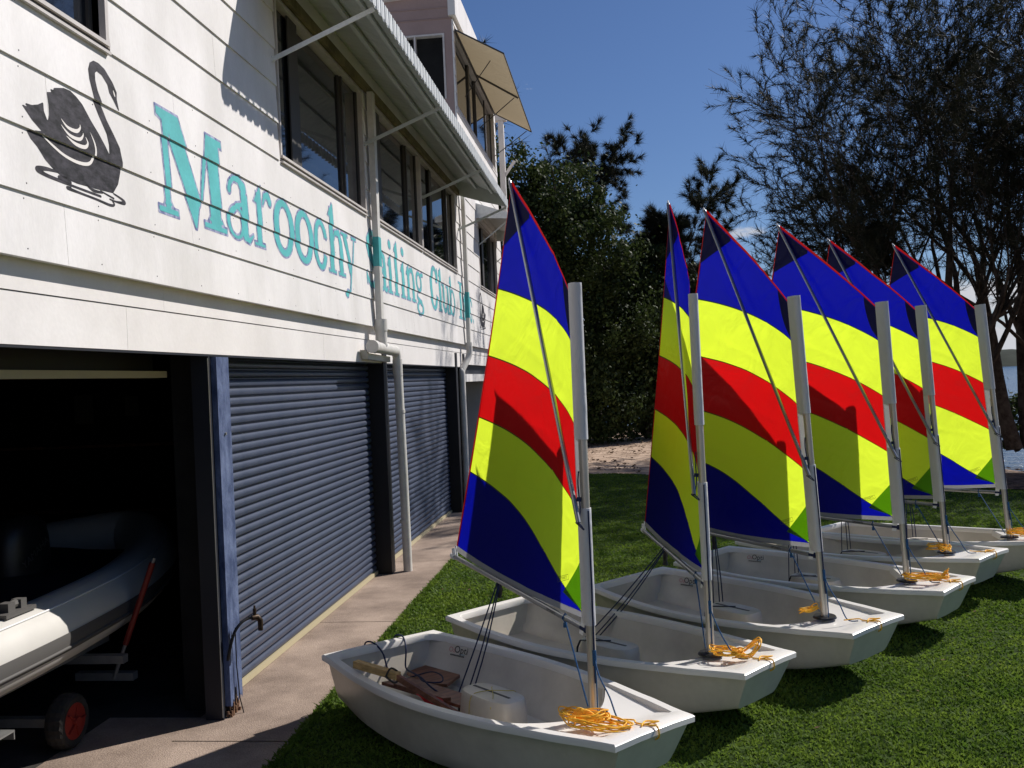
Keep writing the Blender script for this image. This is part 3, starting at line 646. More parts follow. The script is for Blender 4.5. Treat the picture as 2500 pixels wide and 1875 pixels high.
LET = [('M', 4.88, 5.80), ('a', 5.79, 6.25), ('r', 6.24, 6.61), ('o', 6.615, 7.07), ('o', 7.07, 7.535), ('c', 7.535, 7.925), ('h', 7.90, 8.45), ('y', 8.32, 8.84),
       ('S', 9.16, 9.66), ('a', 9.62, 10.07), ('i', 9.99, 10.34), ('l', 10.28, 10.64), ('i', 10.60, 10.98), ('n', 10.92, 11.50), ('g', 11.46, 11.96),
       ('C', 12.39, 12.98), ('l', 12.90, 13.33), ('u', 13.24, 13.90), ('b', 13.80, 14.34), ('I', 14.62, 15.10), ('n', 15.12, 15.72), ('c', 15.74, 16.07), ('.', 16.11, 16.20)]
ZL = 3.043
for n_, (ch, a, b) in enumerate(LET+[('dot', p_, q_) for c_, p_, q_ in LET if c_ == 'i']):
    W = b-a; g = MB(); wob = .003
    f0 = lambda U, Vv: glyph(ch, U-a, Vv-ZL, W)
    zl, zh = ZL-.20 if ch in 'yg' else ZL-.05, ZL+CH+.06
    step = .008 if a < 9 else .014
    contour(g, lambda U, Vv: f0(U, Vv)-.0025, a-.03, b+.03, zl, zh, step, step, .0010, 0)
    contour(g, lambda U, Vv: f0(U, Vv)+.0125, a-.03, b+.03, zl, zh, step, step, .0022, 1)
    o = g.build('painted_letter', [m_purple, m_teal], club); o.location = -CO
# swans
SW = [(4.038,3.464),(3.973,3.445),(3.954,3.438),(3.96,3.429),(3.929,3.428),(3.937,3.415),(3.902,3.405),(3.907,3.351),(3.905,3.304),(3.89,3.272),(3.868,3.31),(3.868,3.35),(3.827,3.328),(3.782,3.313),(3.731,3.309),(3.753,3.295),(3.709,3.298),(3.777,3.246),(3.84,3.215),(3.746,3.198),(3.771,3.168),(3.817,3.141),(3.867,3.097),(3.923,3.068),(3.989,3.045),(4.105,3.040),(4.288,3.048),(4.417,3.056),(4.472,3.111),(4.505,3.182),(4.515,3.229),(4.497,3.3),(4.446,3.357),(4.392,3.411),(4.352,3.468),(4.309,3.533),(4.295,3.581),(4.298,3.616),(4.316,3.629),(4.36,3.623),(4.406,3.591),(4.417,3.555),(4.451,3.526),(4.494,3.484),(4.499,3.49),(4.485,3.541),(4.49,3.577),(4.458,3.617),(4.39,3.664),(4.338,3.676),(4.294,3.674),(4.258,3.653),(4.24,3.616),(4.243,3.57),(4.271,3.488),(4.317,3.42),(4.381,3.341),(4.395,3.29),(4.391,3.241),(4.358,3.277),(4.309,3.322),(4.245,3.372),(4.183,3.43),(4.136,3.453),(4.089,3.467)]
def swan(y0, k, flip=1):
    T = lambda p: (y0+flip*(p[0]-3.709)*k if flip > 0 else y0+(4.52-p[0])*k, p[1])
    body = [T(p) for p in SW]; g = MB()
    contour(g, lambda U, Vv: sd_poly(U, Vv, body), y0-.05, y0+.95*k+.1, 3.0, 3.70, .006 if k > .8 else .01, .006, .0010, 0)
    def strokes(L, off, mi):
        for pts in L:
            P = [(*T((p[0], p[1])), p[2]) for p in pts]; Q = []
            sp2 = spline([(p[0], p[1], p[2]) for p in P], 5)
            contour(g, lambda U, Vv: sd_seg(U, Vv, [tuple(q) for q in sp2]), min(p[0] for p in P)-.03, max(p[0] for p in P)+.03, min(p[1] for p in P)-.02, max(p[1] for p in P)+.02, .006, .004, off, mi)
    strokes([[(3.99,3.314,.001),(4.04,3.285,.007),(4.11,3.285,.009),(4.145,3.31,.005),(4.14,3.33,.001)], [(3.985,3.285,.001),(4.05,3.252,.007),(4.13,3.252,.008),(4.165,3.28,.004),(4.16,3.295,.001)],
             [(4.02,3.243,.001),(4.09,3.222,.008),(4.17,3.225,.009),(4.20,3.25,.006),(4.185,3.275,.002)], [(3.85,3.205,.002),(3.93,3.175,.006),(4.02,3.150,.007),(4.13,3.143,.008),(4.22,3.16,.008),(4.262,3.21,.007),(4.262,3.26,.006),(4.225,3.315,.001)],
             [(4.455,3.575,.003),(4.462,3.56,.006),(4.466,3.55,.003)]], .0024, 1)
    strokes([[(3.96,3.062,.004),(3.87,3.058,.009),(3.80,3.043,.012),(3.86,3.030,.009),(3.98,3.025,.008),(4.06,3.022,.006),(4.16,3.02,.006),(4.30,3.018,.006)], [(4.02,3.050,.004),(3.96,3.04,.009),(4.05,3.034,.008)],
             [(4.05,3.012,.003),(4.02,3.004,.008),(4.12,3.000,.006),(4.26,2.996,.006),(4.38,2.990,.007),(4.42,3.00,.006),(4.40,3.018,.004)], [(4.18,3.05,.004),(4.24,3.035,.008),(4.32,3.04,.005)],
             [(4.30,3.045,.004),(4.42,3.03,.005)], [(4.42,3.055,.004),(4.50,3.04,.007),(4.52,3.025,.010),(4.44,3.018,.005),(4.38,3.02,.004)]], .0010, 0)
    o = g.build('painted_swan', [m_swan, m_swanw], club, label='black swan painted on the boards '+('left of the lettering' if k > .8 else 'at the far end of the lettering')); o.location = -CO
swan(3.709, 1.0); swan(16.95, .95, -1)

# ------------------------------------------------------------------ sailing dinghies
SX = [0, .5, 1., 1.5, 2., 2.31]; SW_ = [.435, .512, .545, .492, .372, .288]
def lerp_s(x, xs_, ys_):
    n = len(xs_)
    for i in range(n-1):
        if x <= xs_[i+1] or i == n-2:
            t = (x-xs_[i])/(xs_[i+1]-xs_[i]); p0 = ys_[max(i-1, 0)]; p1 = ys_[i]; p2 = ys_[i+1]; p3 = ys_[min(i+2, n-1)]
            return .5*((2*p1)+(p2-p0)*t+(2*p0-5*p1+4*p2-p3)*t*t+(3*p1-p0-3*p2+p3)*t**3)
sheer_w = lambda x: lerp_s(x, SX, SW_)
chine_w = lambda x: lerp_s(x, SX, [.345, .415, .43, .385, .285, .21])
sheer_z = lambda x: .357-.018*math.sin(math.pi*min(1, x/2.31))+.049*(x/2.31)**1.5
def bot_z(x): return .165*((x-1)/1.31)**2 if x > 1 else .06*(1-x)**2
def rake(x, z):
    h = sheer_z(x); t = max(0, (x-1.6)/.71); s = max(0, (.5-x)/.5); return x-(h-z)*(.42*t*t)+(h-z)*.18*s*s
NS = 28
def section(x, inner=False, z_off=0.):
    w1, c1, h, b = sheer_w(x)-.035, chine_w(x), sheer_z(x)-.004, bot_z(x)
    if inner: w1 -= .012; c1 -= .055; b += .05
    pr = []
    for t in (0, .5, .86): pr.append((c1*t, b+.006*t))
    # rounded turn of the bilge, then the flared side
    r = .03 if not inner else .055
    pr += [(c1*.95, b+.012), (c1+(w1-c1)*.05, b+r), (c1+(w1-c1)*.30, b+(h-b)*.28), (c1+(w1-c1)*.66, b+(h-b)*.62), (w1, h)]
    return pr
def hull_mesh():
    g = MB(); xs_ = [2.31*i/NS for i in range(NS+1)]; P = 15
    def ring(x, inner):
        s = section(x, inner); full = [(-y, z) for y, z in reversed(s)]+s[1:]
        xx = x
        if inner: xx = min(max(x, .03), 2.27)
        return [(rake(xx, z)-1, y, z) for y, z in full]
    for inner in (False, True):
        rows = [ring(x, inner) for x in xs_]
        vs = [p for r_ in rows for p in r_]
        fs_ = [(i*P+j, (i+1)*P+j, (i+1)*P+j+1, i*P+j+1) for i in range(NS) for j in range(P-1)]
        if inner: fs_ = [f[::-1] for f in fs_]
        e0 = tuple(range(P)); e1 = tuple(NS*P+j for j in range(P))
        fs_ += [e0, e1[::-1]] if not inner else [e0[::-1], e1]
        g.add(vs, fs_)
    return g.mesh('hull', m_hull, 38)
def gunwale_mesh():
    out = []
    for i in range(NS+1): x = 2.31*i/NS; out.append((x, sheer_w(x)))
    loop = out+[(2.31+.006, .12), (2.31+.010, 0), (2.31+.006, -.12)]+[(x, -y) for x, y in reversed(out)]+[(-.006, -.2), (-.008, 0), (-.006, .2)]
    n = len(loop); inn = []
    for i, (x, y) in enumerate(loop):
        wd = .058; iy = max(0, abs(y)-wd*1.03)*(1 if y > 0 else -1); ix = min(max(x, .055), 2.31-.115)
        if x < .17 and abs(y) > .3: iy = (abs(y)-wd-.055*(1-x/.17)**1.5)*(1 if y > 0 else -1); ix = max(x, .055)
        inn.append((ix, iy))
    g = MB(); prof_ = [(0, -.034), (0, -.008), (.09, 0), (.90, 0), (1, -.008), (1, -.042)]
    vs = []
    for (o, i_) in zip(loop, inn):
        for t, dz in prof_:
            x = o[0]+(i_[0]-o[0])*t; y = o[1]+(i_[1]-o[1])*t; h = sheer_z(min(max(o[0], 0), 2.31)); bowcam = .012*math.cos(min(1, abs(o[1])/.29)*math.pi/2) if o[0] > 2.3 else 0
            vs.append((x-1, y, h+.004+dz+bowcam*(1-t*.4)))
    k = len(prof_)
    g.add(vs, [(i*k+j, i*k+(j+1) % k, ((i+1) % n)*k+(j+1) % k, ((i+1) % n)*k+j) for i in range(n) for j in range(k)])
    return g.mesh('gunwale', m_gunw, 40)
def deck_mesh():
    g = MB(); nx, ny_ = 14, 16
    def f(u, v):
        s = v*2-1; xa = 1.86-.27*abs(s)**2.0; x = xa+(2.31-.112-xa)*u
        hw = sheer_w(x)-.052; z = sheer_z(x)-.030*min(1, (2.2-x)/.12)+.004+.022*abs(s)**6*(1-u)
        return (x-1, s*hw, z-.002)
    g.grid(lambda u, v: f(u, 1-v), nx, ny_)
    # curled aft lip
    g.grid(lambda u, v: (lambda p: (p[0]-.006+.03*u*0-.012*math.sin(u*1.5), p[1]*(1-.01*u), p[2]-.05*u))(f(0, v)), 4, ny_)
    return g.mesh('foredeck', m_gunw, 50)
def case_mesh():
    g = MB(); n = 32; rows = []
    for (z, k) in ((.05, 1.10), (.12, 1.05), (.24, .99), (.283, .965), (.296, .93), (.300, .86), (.300, .3)):
        for i in range(n):
            a = 2*math.pi*i/n; cx = abs(math.cos(a))**.62*(1 if math.cos(a) > 0 else -1); sy = abs(math.sin(a))**.62*(1 if math.sin(a) > 0 else -1)
            rows.append((1.13+.215*k*cx-1, .115*k*sy, z))
    L = 7; g.add(rows, [(r*n+i, r*n+(i+1) % n, (r+1)*n+(i+1) % n, (r+1)*n+i) for r in range(L-1) for i in range(n)]+[tuple((L-1)*n+i for i in range(n))])
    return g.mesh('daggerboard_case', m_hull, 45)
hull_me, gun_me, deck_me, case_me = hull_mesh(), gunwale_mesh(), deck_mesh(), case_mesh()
slot_me = MB().box(-.04, .27, -.008, .008, .3005, .3025).mesh('slot', m_hypg)
MF = Vector((.908, 0, .378)); MT = Vector((.806, 0, .378+2.16)); MD = (MT-MF)
def mpt(t): return MF+MD*t
collar_me = MB().tube([MF+Vector((0, 0, -.003)), MF+Vector((0, 0, .009))], [.078, .072], 20).mesh('mast_collar', m_black, 40)
mb = MB(); mb.tube([mpt(-.14), mpt(.5), mpt(.998)], .0235, 14); mast_me = mb.mesh('mast', m_mast, 50)
POSE = [(-.874, 5.289, -41.98, 1.04, -1.67), (-.239, 6.266, -38.16, 1.43, -1.02), (.696, 7.147, -46.66, .64, 1.78), (1.466, 8.132, -40.58, .70, .91), (2.119, 9.143, -42.9, -.48, .18), (2.865, 9.694, -42.98, -1.68, -.13)]
BOOM = [(18.1, 1.4, 24.6), (42.5, 0, 46.8), (13, -1.5, 19.6), (14.7, -1.5, 17.8), (16.2, -.5, 19.1), (19, -1.3, 24.3)]
BL = ['nearest white sailing dinghy with timber foils and red webbing lying inside', 'second nearest white dinghy, its sail swung edge-on behind the mast', 'third white dinghy from the front, Opti sticker above its open cockpit',
      'fourth white dinghy from the front with its large sail square to the viewer', 'fifth white dinghy with a dark shadow over most of its sail', 'farthest white dinghy, bow cut off by the right edge']
PL = ['orange rope coiled at the mast foot of the nearest dinghy', 'orange rope bundle with an upright loop on the second dinghy\'s bow', 'small orange rope knot and tail on the third dinghy\'s foredeck',
      'long loose orange rope hank on the fourth dinghy\'s foredeck', 'two orange rope bundles at the mast foot of the fifth dinghy', 'orange rope heap on the farthest dinghy\'s foredeck']
TL = [0, .16, .425, .69, 1.0]; TK = [0, .27, .45, .62, .777, 1.0]
def make_boat(bi):
    X, Y, yaw, pt, rl = POSE[bi]; ang, elev, pang = BOOM[bi]
    t = thing('sailing_dinghy', BL[bi], 'dinghy', (X, Y, 0), (R(rl), R(pt), R(yaw)), 'sailing dinghies lined up on the lawn')
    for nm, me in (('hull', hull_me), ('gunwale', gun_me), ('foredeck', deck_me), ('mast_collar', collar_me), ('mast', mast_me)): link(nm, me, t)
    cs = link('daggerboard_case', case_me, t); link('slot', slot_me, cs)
    rg = random.Random(bi+20)
    G = mpt(.205)
    def dirv(a, e): return Vector((-math.cos(R(a))*math.cos(R(e)), math.sin(R(a))*math.cos(R(e)), math.sin(R(e))))
    bd = dirv(ang, elev); C = G+bd*1.93; S = mpt(.483); pd = dirv(pang, 57.0); K = S+pd*2.22; T = mpt(.985); A = mpt(.225)
    nrm = (K-A).cross(T-C).normalized()
    if nrm.dot(Vector((0, -1, 0))) > 0: nrm = -nrm          # points to port / leeward, away from the viewer
    lu = bd*.082
    def sail(s, tt):
        a = T.lerp(A, tt)+lu*(1-.0*s); k = K.lerp(C+Vector((0, 0, .05)), tt)+ (G-C).normalized()*.035*math.sin(math.pi*tt)
        p = a.lerp(k, s); cam_ = .075*math.sin(math.pi*s**.8)*(.35+.65*math.sin(math.pi*min(1, tt*1.02)))
        wr = .010*noise.noise(Vector((s*3+bi*5, tt*5, 1)))+.004*noise.noise(Vector((s*9+bi*5, tt*14, 7)))
        wr += .0045*max(0., 1-min(abs(tt-c_) for c_ in (.20, .36, .55, .74))/.016)+.004*max(0., 1-min(abs(s-c_) for c_ in (.30, .62))/.016)
        foot = Vector((0, 0, .045*math.sin(math.pi*s)))*max(0, (tt-.8)/.2)*(-1)
        return p+nrm*(cam_+wr*math.sin(math.pi*s))+foot
    sl = bpy.data.objects.new('sail', None); sl.empty_display_size = .1; col.objects.link(sl); sl.parent = t
    mats_ = [c_blue, c_yel, c_red, c_yel, c_blue]; tl = TL+[1.0]
    bulge = (0, .006, .020, .034, .062, 0)
    def edge_t(k, u): return tl[k]+(TK[k]-tl[k])*u-bulge[k]*math.sin(math.pi*u)
    for b_ in range(5):
        g = MB()
        def f(u, v, b_=b_): 
            t1 = edge_t(b_, u); t2 = edge_t(b_+1, u); return sail(u, t1+(t2-t1)*v)
        g.grid(f, 48, 22); g.build('sail_panel', mats_[b_], sl, 180)
        if 0 < b_:
            g = MB(); off = -nrm*.0016
            g.grid(lambda u, v, b_=b_: sail(u, edge_t(b_, u)+(v-.5)*.0035)+off, 30, 1); g.build('seam', c_seam, sl, 180)
    g = MB(); g.grid(lambda u, v: sail(1+(v-.7)*.013, u)-nrm*.002, 40, 1); g.build('edge_tape', c_tape, sl, 180)
    g = MB(); g.grid(lambda u, v: sail(u, (v-.7)*.011)-nrm*.002, 30, 1); g.build('edge_tape', c_tape, sl, 180)
    g = MB(); g.grid(lambda u, v: sail(u, 1.0+.012*v)-nrm*.001+Vector((0, 0, -.010*v)), 30, 1); g.build('foot_tape', c_foot, sl, 180)
    # reinforced corners
    def patch(fn, m_, n1=10, n2=8): g = MB(); g.grid(lambda u, v: fn(u, v)-nrm*.0025, n1, n2); g.build('corner_patch', m_, sl, 180)
    patch(lambda u, v: sail(1-.30*u, .004+.155*v*(1-u*.93)), c_patchb)
    patch(lambda u, v: sail(.13*u*math.sqrt(max(0, 1-v*v)), .004+.150*v), c_patchb)
    patch(lambda u, v: sail(.135*u*(v), .845+.150*v*(1-.0*u) - .03*u*v), c_patchg)
    # luff sleeve, open where the sprit tackle sits
    def sleeve(a, b, tail, nm='luff_sleeve'):
        g = MB(); n = 12; m_ = 14; rows = []
        side = bd.cross(MD.normalized()).normalized()
        for i in range(m_+1):
            q = a+(b-a)*i/m_; p = mpt(q)
            if b > .9 and i == m_: p = mpt(b)
            rr = .0285+.0012*noise.noise(Vector((q*30, bi, 0)))
            for j in range(n):
                th = math.pi*(.5+j/(n-1)); rows.append(p-bd*(-math.cos(th))*rr*1.0+side*math.sin(th)*rr if False else p+bd*math.cos(th)*rr+side*math.sin(th)*rr)
            for sgn, dd in ((-1, .045), (-1, tail), (1, tail), (1, .045)): rows.append(p+bd*dd+side*sgn*(.020 if dd < tail else .0015))
        k = n+4
        g.add(rows, [(i*k+j, (i+1)*k+j, (i+1)*k+(j+1) % k, i*k+(j+1) % k) for i in range(m_) for j in range(k)]+[tuple(range(k)), tuple(m_*k+j for j in range(k-1, -1, -1))])
        return g.build(nm, c_sleeve, sl, 60)
    tl_ = .088
    sleeve(.635, 1.002, tl_); sleeve(.205, .475, tl_)
    g = MB(); g.grid(lambda u, v: mpt(.475+.16*u)+bd*(.034+.056*v)-nrm*.001, 6, 1); g.build('luff_tape', c_sleeve, sl)
    # spars
    be = G+bd*2.02
    bo = MB(); bo.tube([G+bd*.055-Vector((0, 0, .035)), be-Vector((0, 0, .035))], .0155, 12); boo = bo.build('boom', m_spar, t, 50)
    jw = MB(); jw.tube([G+bd*.02-Vector((0, 0, .035)), G+bd*.085-Vector((0, 0, .035))], .019, 10); jw.build('boom_jaw', m_nav, boo, 50)
    ec = MB(); ec.tube([be-bd*.05-Vector((0, 0, .035)), be+bd*.012-Vector((0, 0, .035))], .020, 10); ec.tube([be-bd*.09-Vector((0, 0, .035)), be-bd*.06+Vector((0, 0, .045))], .006, 6); ec.tube([be-bd*.04-Vector((0, 0, .035)), be-bd*.02+Vector((0, 0, .02))], .016, 8); ec.build('outhaul', m_white, boo, 50)
    off = -nrm*.035
    so = MB(); Sb = S-pd*.10+off*1.7; so.tube([Sb, K+off*.35+pd*.02], .0125, 10); spo = so.build('sprit', m_spar, t, 50)
    tp_ = MB(); tp_.tube([K+off*.35+pd*.02, K+off*.35+pd*.05], [.008, .005], 8); tp_.build('sprit_tip', m_white, spo)
    # tackle at the sprit heel
    tk = MB(); side = -nrm
    m1 = mpt(.475)+side*.04-bd*.02
    tk.tube(spline([mpt(.56)+side*.030, mpt(.53)+side*.036, m1, Sb], 4), .004, 6); tk.tube(spline([Sb, Sb+Vector((.03, -.01, -.012)), Sb+Vector((.035, 0, -.03)), Sb+Vector((-.02, 0, .0))], 4), .004, 6); tk.tube([mpt(.50)+side*.034, mpt(.49)+side*.036], .012, 8)
    tk.build('sprit_tackle', m_nav, spo)
    hl = MB(); f0 = mpt(.47)-bd*.030; hl.tube([f0, mpt(.30)-bd*.033, mpt(.12)-bd*.028, mpt(.075)-bd*.03], .0045, 6); hl.build('halyard', m_nav, t)
    # vang: from boom back to the mast foot
    vg = MB(); v0 = G+bd*.28-Vector((0, 0, .05)); vg.tube([v0+Vector((0, 0, .03)), v0, mpt(.015)+Vector((-.03, -.01, 0))], .0045, 6)
    vg.tube([v0+Vector((0, 0, -.01)), v0+Vector((.0, 0, -.035))], .011, 6); vg.tube([G+bd*.28+Vector((0, -.022, -.035)), G+bd*.28+Vector((0, 0, -.012)), G+bd*.28+Vector((0, .022, -.035)), v0-Vector((0, 0, .01)), G+bd*.28+Vector((0, -.022, -.035))], .004, 6)
    vg.build('vang_rope', m_blue, t)
    tail = MB(); q0 = mpt(.13)-bd*.03
    tail.tube(spline([q0, q0+Vector((.05, -.02, -.07)), q0+Vector((.11, -.03+.02*rg.random(), -.16)), Vector((1.10, -.03, .405)), Vector((1.16, .0, .40))], 5), .004, 6)
    tail.tube(spline([mpt(.13)-bd*.028, mpt(.09)-bd*.04, mpt(.03)-bd*.04, Vector((.95, -.02, .385))], 4), .004, 6); tail.tube([mpt(.15)-bd*.03, mpt(.115)-bd*.03], .010, 6)
    tail.build('cunningham_rope', m_blue, t)
    # mainsheet hanging from the boom into the hull
    fr = G+bd*1.18-Vector((0, 0, .05)); fl = Vector((-.33+.05*rg.random(), .10, .10)) if bi != 1 else Vector((-.35, .3, .12))
    ms = MB(); lo = fr+Vector((0, 0, -.17)) if bi in (2, 3, 4, 5) else fr.lerp(fl, .12)
    for k, d_ in enumerate((-.02, .012, .03)):
        e_ = Vector((fl.x+d_*1.5, fl.y+d_, fl.z)) if bi in (0, 1) else Vector((fr.x+d_*2.0, fr.y, .12))
        ms.tube(spline([fr+Vector((d_*.4, 0, .03)), fr.lerp(e_, .5)+Vector((d_*.6, 0, -.01)), e_], 5), .0045, 6)
    mso = ms.build('mainsheet', m_nav, t)
    bk = MB(); bk.tube([fr+Vector((0, 0, .02)), fr+Vector((0, 0, -.035))], [.010, .020], 8); bk.tube([fr+Vector((0, 0, -.035)), fr+Vector((0, 0, -.085))], [.020, .012], 8); bk.tube([fl, fl+Vector((.005, 0, -.07))] if bi == 0 else [fr+Vector((0, 0, -.06)), fr+Vector((0, 0, -.1))], [.012, .022], 8); bk.build('block', m_black, mso)
    # bailer hook / board elastic on the case, hiking strap
    el = MB()
    if bi == 0:
        el.tube(spline([(.06, -.12, .12), (.07, -.115, .28), (.09, -.04, .306), (.17, .06, .306), (.20, .118, .28), (.20, .13, .1)], 5), .0022, 5); el.tube(spline([(.02, .10, .28), (.07, .04, .306), (.20, -.06, .306), (.24, -.115, .26)], 5), .0022, 5); el.build('elastic_cord', mats_yel, cs)
        el2 = MB(); el2.tube(spline([(-.10, -.02, .16), (-.03, -.08, .10), (.03, -.17, .06)], 5), .006, 6); el2.build('elastic_cord', m_black, cs)
    else:
        el.bar((-.05, -.125, .10), (-.045, -.118, .255), .012, .006, (1, 0, 0)); el.bar((-.045, -.118, .255), (-.03, -.105, .303), .012, .006, (1, 0, 0)); el.bar((-.03, -.105, .304), (.13, .02, .305), .012, .005)
        el.build('elastic_cord', m_black, cs)
    st = MB(); st.grid(lambda u, v: (-.50+.95*u, -.02+.04*v-.08, .10+.05*math.sin(math.pi*u)), 12, 1)
    if bi != 0: st.build('hiking_strap', m_red, t)
    # sticker on the port inner side
    def side_pt(x, z):
        s_ = section(x, True); h = s_[-1][1]
        for (y0, z0_), (y1, z1_) in zip(s_[3:-1], s_[4:]):
            if z0_ <= z <= z1_: return Vector((x-1, y0+(y1-y0)*(z-z0_)/(z1_-z0_), z))
        return Vector((x-1, s_[-1][0], h))
    if bi in (0, 2, 3):
        px = .30; p = side_pt(px, .275); p2 = side_pt(px+.05, .275); pu = side_pt(px, .30); xd = (p2-p); yd = (pu-p)
        nn = xd.normalized().cross(yd.normalized()); nn = nn if nn.y < 0 else -nn
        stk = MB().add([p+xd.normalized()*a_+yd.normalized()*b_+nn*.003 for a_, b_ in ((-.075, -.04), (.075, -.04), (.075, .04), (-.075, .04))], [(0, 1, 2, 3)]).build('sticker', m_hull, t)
        fm = lambda a_, b_: frame_matrix(p+xd.normalized()*a_+yd.normalized()*b_+nn*.0042, xd, yd)
        text_obj('lettering', 'Opti', .062, m_print, stk, fm(.022, .012)); text_obj('lettering', 'Oz', .046, m_pink, stk, fm(-.054, .006))
        tiny = MB(); pq = lambda a_, b_: p+xd.normalized()*a_+yd.normalized()*b_+nn*.0042
        for k in range(11): a_ = -.06+.011*k; tiny.add([pq(a_, -.030), pq(a_+.007, -.030), pq(a_+.007, -.020), pq(a_, -.020)], [(0, 1, 2, 3)])
        tiny.build('small_print', m_print, stk); ti = MB()
        for k in range(6): a_ = .012+.008*k; ti.add([pq(a_, -.016), pq(a_+.0055, -.016), pq(a_+.0055, -.010), pq(a_, -.010)], [(0, 1, 2, 3)])
        ti.build('small_print', m_tprint, stk)
    # prints on sail, boom and sprit
    sx_, st_ = .135, .925
    p = sail(sx_, st_)-nrm*.006; xd = sail(sx_+.02, st_+.006)-sail(sx_, st_)
    if bi != 1:
        e1 = xd.normalized(); yd = (Vector((0, 0, 1))-e1*e1.z).normalized(); zz = e1.cross(yd)
        if zz.dot(-nrm) < 0: e1 = -e1
        text_obj('lettering', 'OPTIPARTS', .022, m_label, sl, frame_matrix(p, e1, yd))
        fr_ = MB(); bx_ = lambda a_, b_: p+e1*a_+yd*b_
        for (a_, b_, c_, d_) in ((-.072, .012, .072, .014), (-.072, -.014, .072, -.012), (-.074, -.014, -.072, .014), (.072, -.014, .074, .014)): fr_.add([bx_(a_, b_), bx_(c_, b_), bx_(c_, d_), bx_(a_, d_)], [(0, 1, 2, 3)])
        fr_.build('label_frame', m_label, sl)
    sdv = -nrm
    text_obj('lettering', 'OPTIPARTS', .030, m_print, spo, frame_matrix(S+pd*.32+off*1.2+sdv*.0145, -pd, bd.cross(pd).cross(pd)*(1 if True else 1)))
    text_obj('lettering', 'OPTIPARTS', .022, m_print, boo, frame_matrix(G+bd*.42-Vector((0, 0, .035))+sdv*.0170, -bd, (0, 0, 1)))
    # grommets
    gr = MB(); pg = mpt(.215)+bd*.060-nrm*.006; gr.tube([pg, pg-nrm*.004], [.012, .010], 12); gr.build('grommet', m_galv, sl)
    ft = MB(); a_ = mpt(.222)+bd*.03; 
    ft.add([a_-nrm*.004, a_+bd*.05-nrm*.004, a_+bd*.05-Vector((0, 0, .10))-nrm*.02, a_+bd*.01-Vector((0, 0, .10))-nrm*.02], [(0, 1, 2, 3)]); ft.build('tack_strap', m_white, sl)
    return t
mats_yel = mat('yellow_elastic', (.60, .48, .10), .6, .3)
boats = [make_boat(i) for i in range(6)]

def painter(bi):
    rg = random.Random(bi*7+1); b = boats[bi]
    t = thing('rope_coil', PL[bi], 'rope', b.location, b.rotation_euler, 'orange painter ropes on the bows')
    g = MB(); z0 = .392
    def hank(c, L, W, n, hgt, yaw, up_=0.):
        pts = []
        for k in range(n*8):
            a = 2*math.pi*k/8; rr = 1.12+.45*(rg.random()-.5); u = L*math.cos(a)*rr; v = W*math.sin(a)*rr+W*.5*(rg.random()-.5); zz = z0+.006+hgt*(k/(n*8))+.022*rg.random()+up_*max(0, math.cos(a))
            pts.append((c[0]-1+u*math.cos(yaw)-v*math.sin(yaw), c[1]+u*math.sin(yaw)+v*math.cos(yaw), zz))
        g.tube(spline(pts, 4), .0036, 6)
    if bi == 0:
        hank((1.99, -.15), .11, .065, 8, .03, .1, .03); hank((2.10, -.16), .12, .05, 8, .03, .5, .0)
        for k in range(5): g.tube(spline([(.93+.01*k, -.20, .40), (.95+.012*k, -.15, .455), (.99+.01*k, -.10, .41)], 5), .0042, 6)
    elif bi == 1:
        hank((2.03, -.02), .08, .05, 7, .03, .3); hank((2.14, .02), .07, .045, 5, .03, .9, .07); hank((2.09, .0), .03, .035, 5, .04, 1.4)
    elif bi == 2: hank((1.84, -.08), .05, .025, 5, .035, .7, .03)
    elif bi == 3: hank((2.05, -.0), .13, .045, 9, .03, .2, .02); hank((2.15, .03), .05, .03, 5, .04, .3, .06)
    elif bi == 4: hank((1.84, -.07), .06, .03, 6, .05, .8); hank((1.93, -.08), .04, .045, 6, .05, .8)
    else: hank((2.02, .0), .11, .045, 8, .05, .2); hank((2.12, -.02), .09, .04, 6, .05, .6)
    e = 1.27
    g.tube(spline([(e-.18, -.06+.1*rg.random(), z0+.012), (e-.12, .02, z0+.016), (e-.06, -.03, z0+.03), (e+.005, -.015, .425), (e+.05, -.01, .43), (e+.058, -.005, .385), (e+.03, .0, .36)], 5), .0042, 6)
    g.tube(spline([(e-.02, -.03, .424), (e+.03, .02, .44), (e+.0, .04, .428), (e-.03, -.0, .43), (e-.01, -.05, .424)], 5), .0042, 6)
    g.build('rope', m_orange, t, 180); return t
for i in range(6): painter(i)

# loose gear in the nearest dinghy
b0 = boats[0]
def gear(name, label, cat): return thing(name, label, cat, b0.location, b0.rotation_euler)
def build_in(mb, name, m, root, smooth=None): return mb.build(name, m, root, smooth)
t = gear('tiller', 'pale timber tiller lying over the nearest dinghy\'s starboard gunwale', 'tiller')
MB().bar((-.60, -.44, .392), (-.28, -.36, .375), .045, .040).build('tiller_bar', m_wood, t); MB().bar((-.29, -.365, .372), (.02, -.13, .16), .03, .03).build('tiller_end', m_brown, t)
tk = MB(); tk.tube(spline([(-.33, -.41, .37), (-.32, -.38, .415), (-.30, -.33, .37), (-.31, -.36, .33), (-.33, -.41, .37)], 5), .006, 6); tk.build('lashing', m_black, t)
t = gear('rudder_blade', 'brown varnished rudder blade flat on the nearest dinghy\'s floor', 'rudder')
MB().prism([(-.88, .12), (-.92, .30), (-.60, .34), (-.50, .16), (-.62, .08)], 2, .145, .163).build('blade', m_brown, t)
t = gear('daggerboard', 'long brown daggerboard with red webbing beside the nearest dinghy\'s case', 'daggerboard')
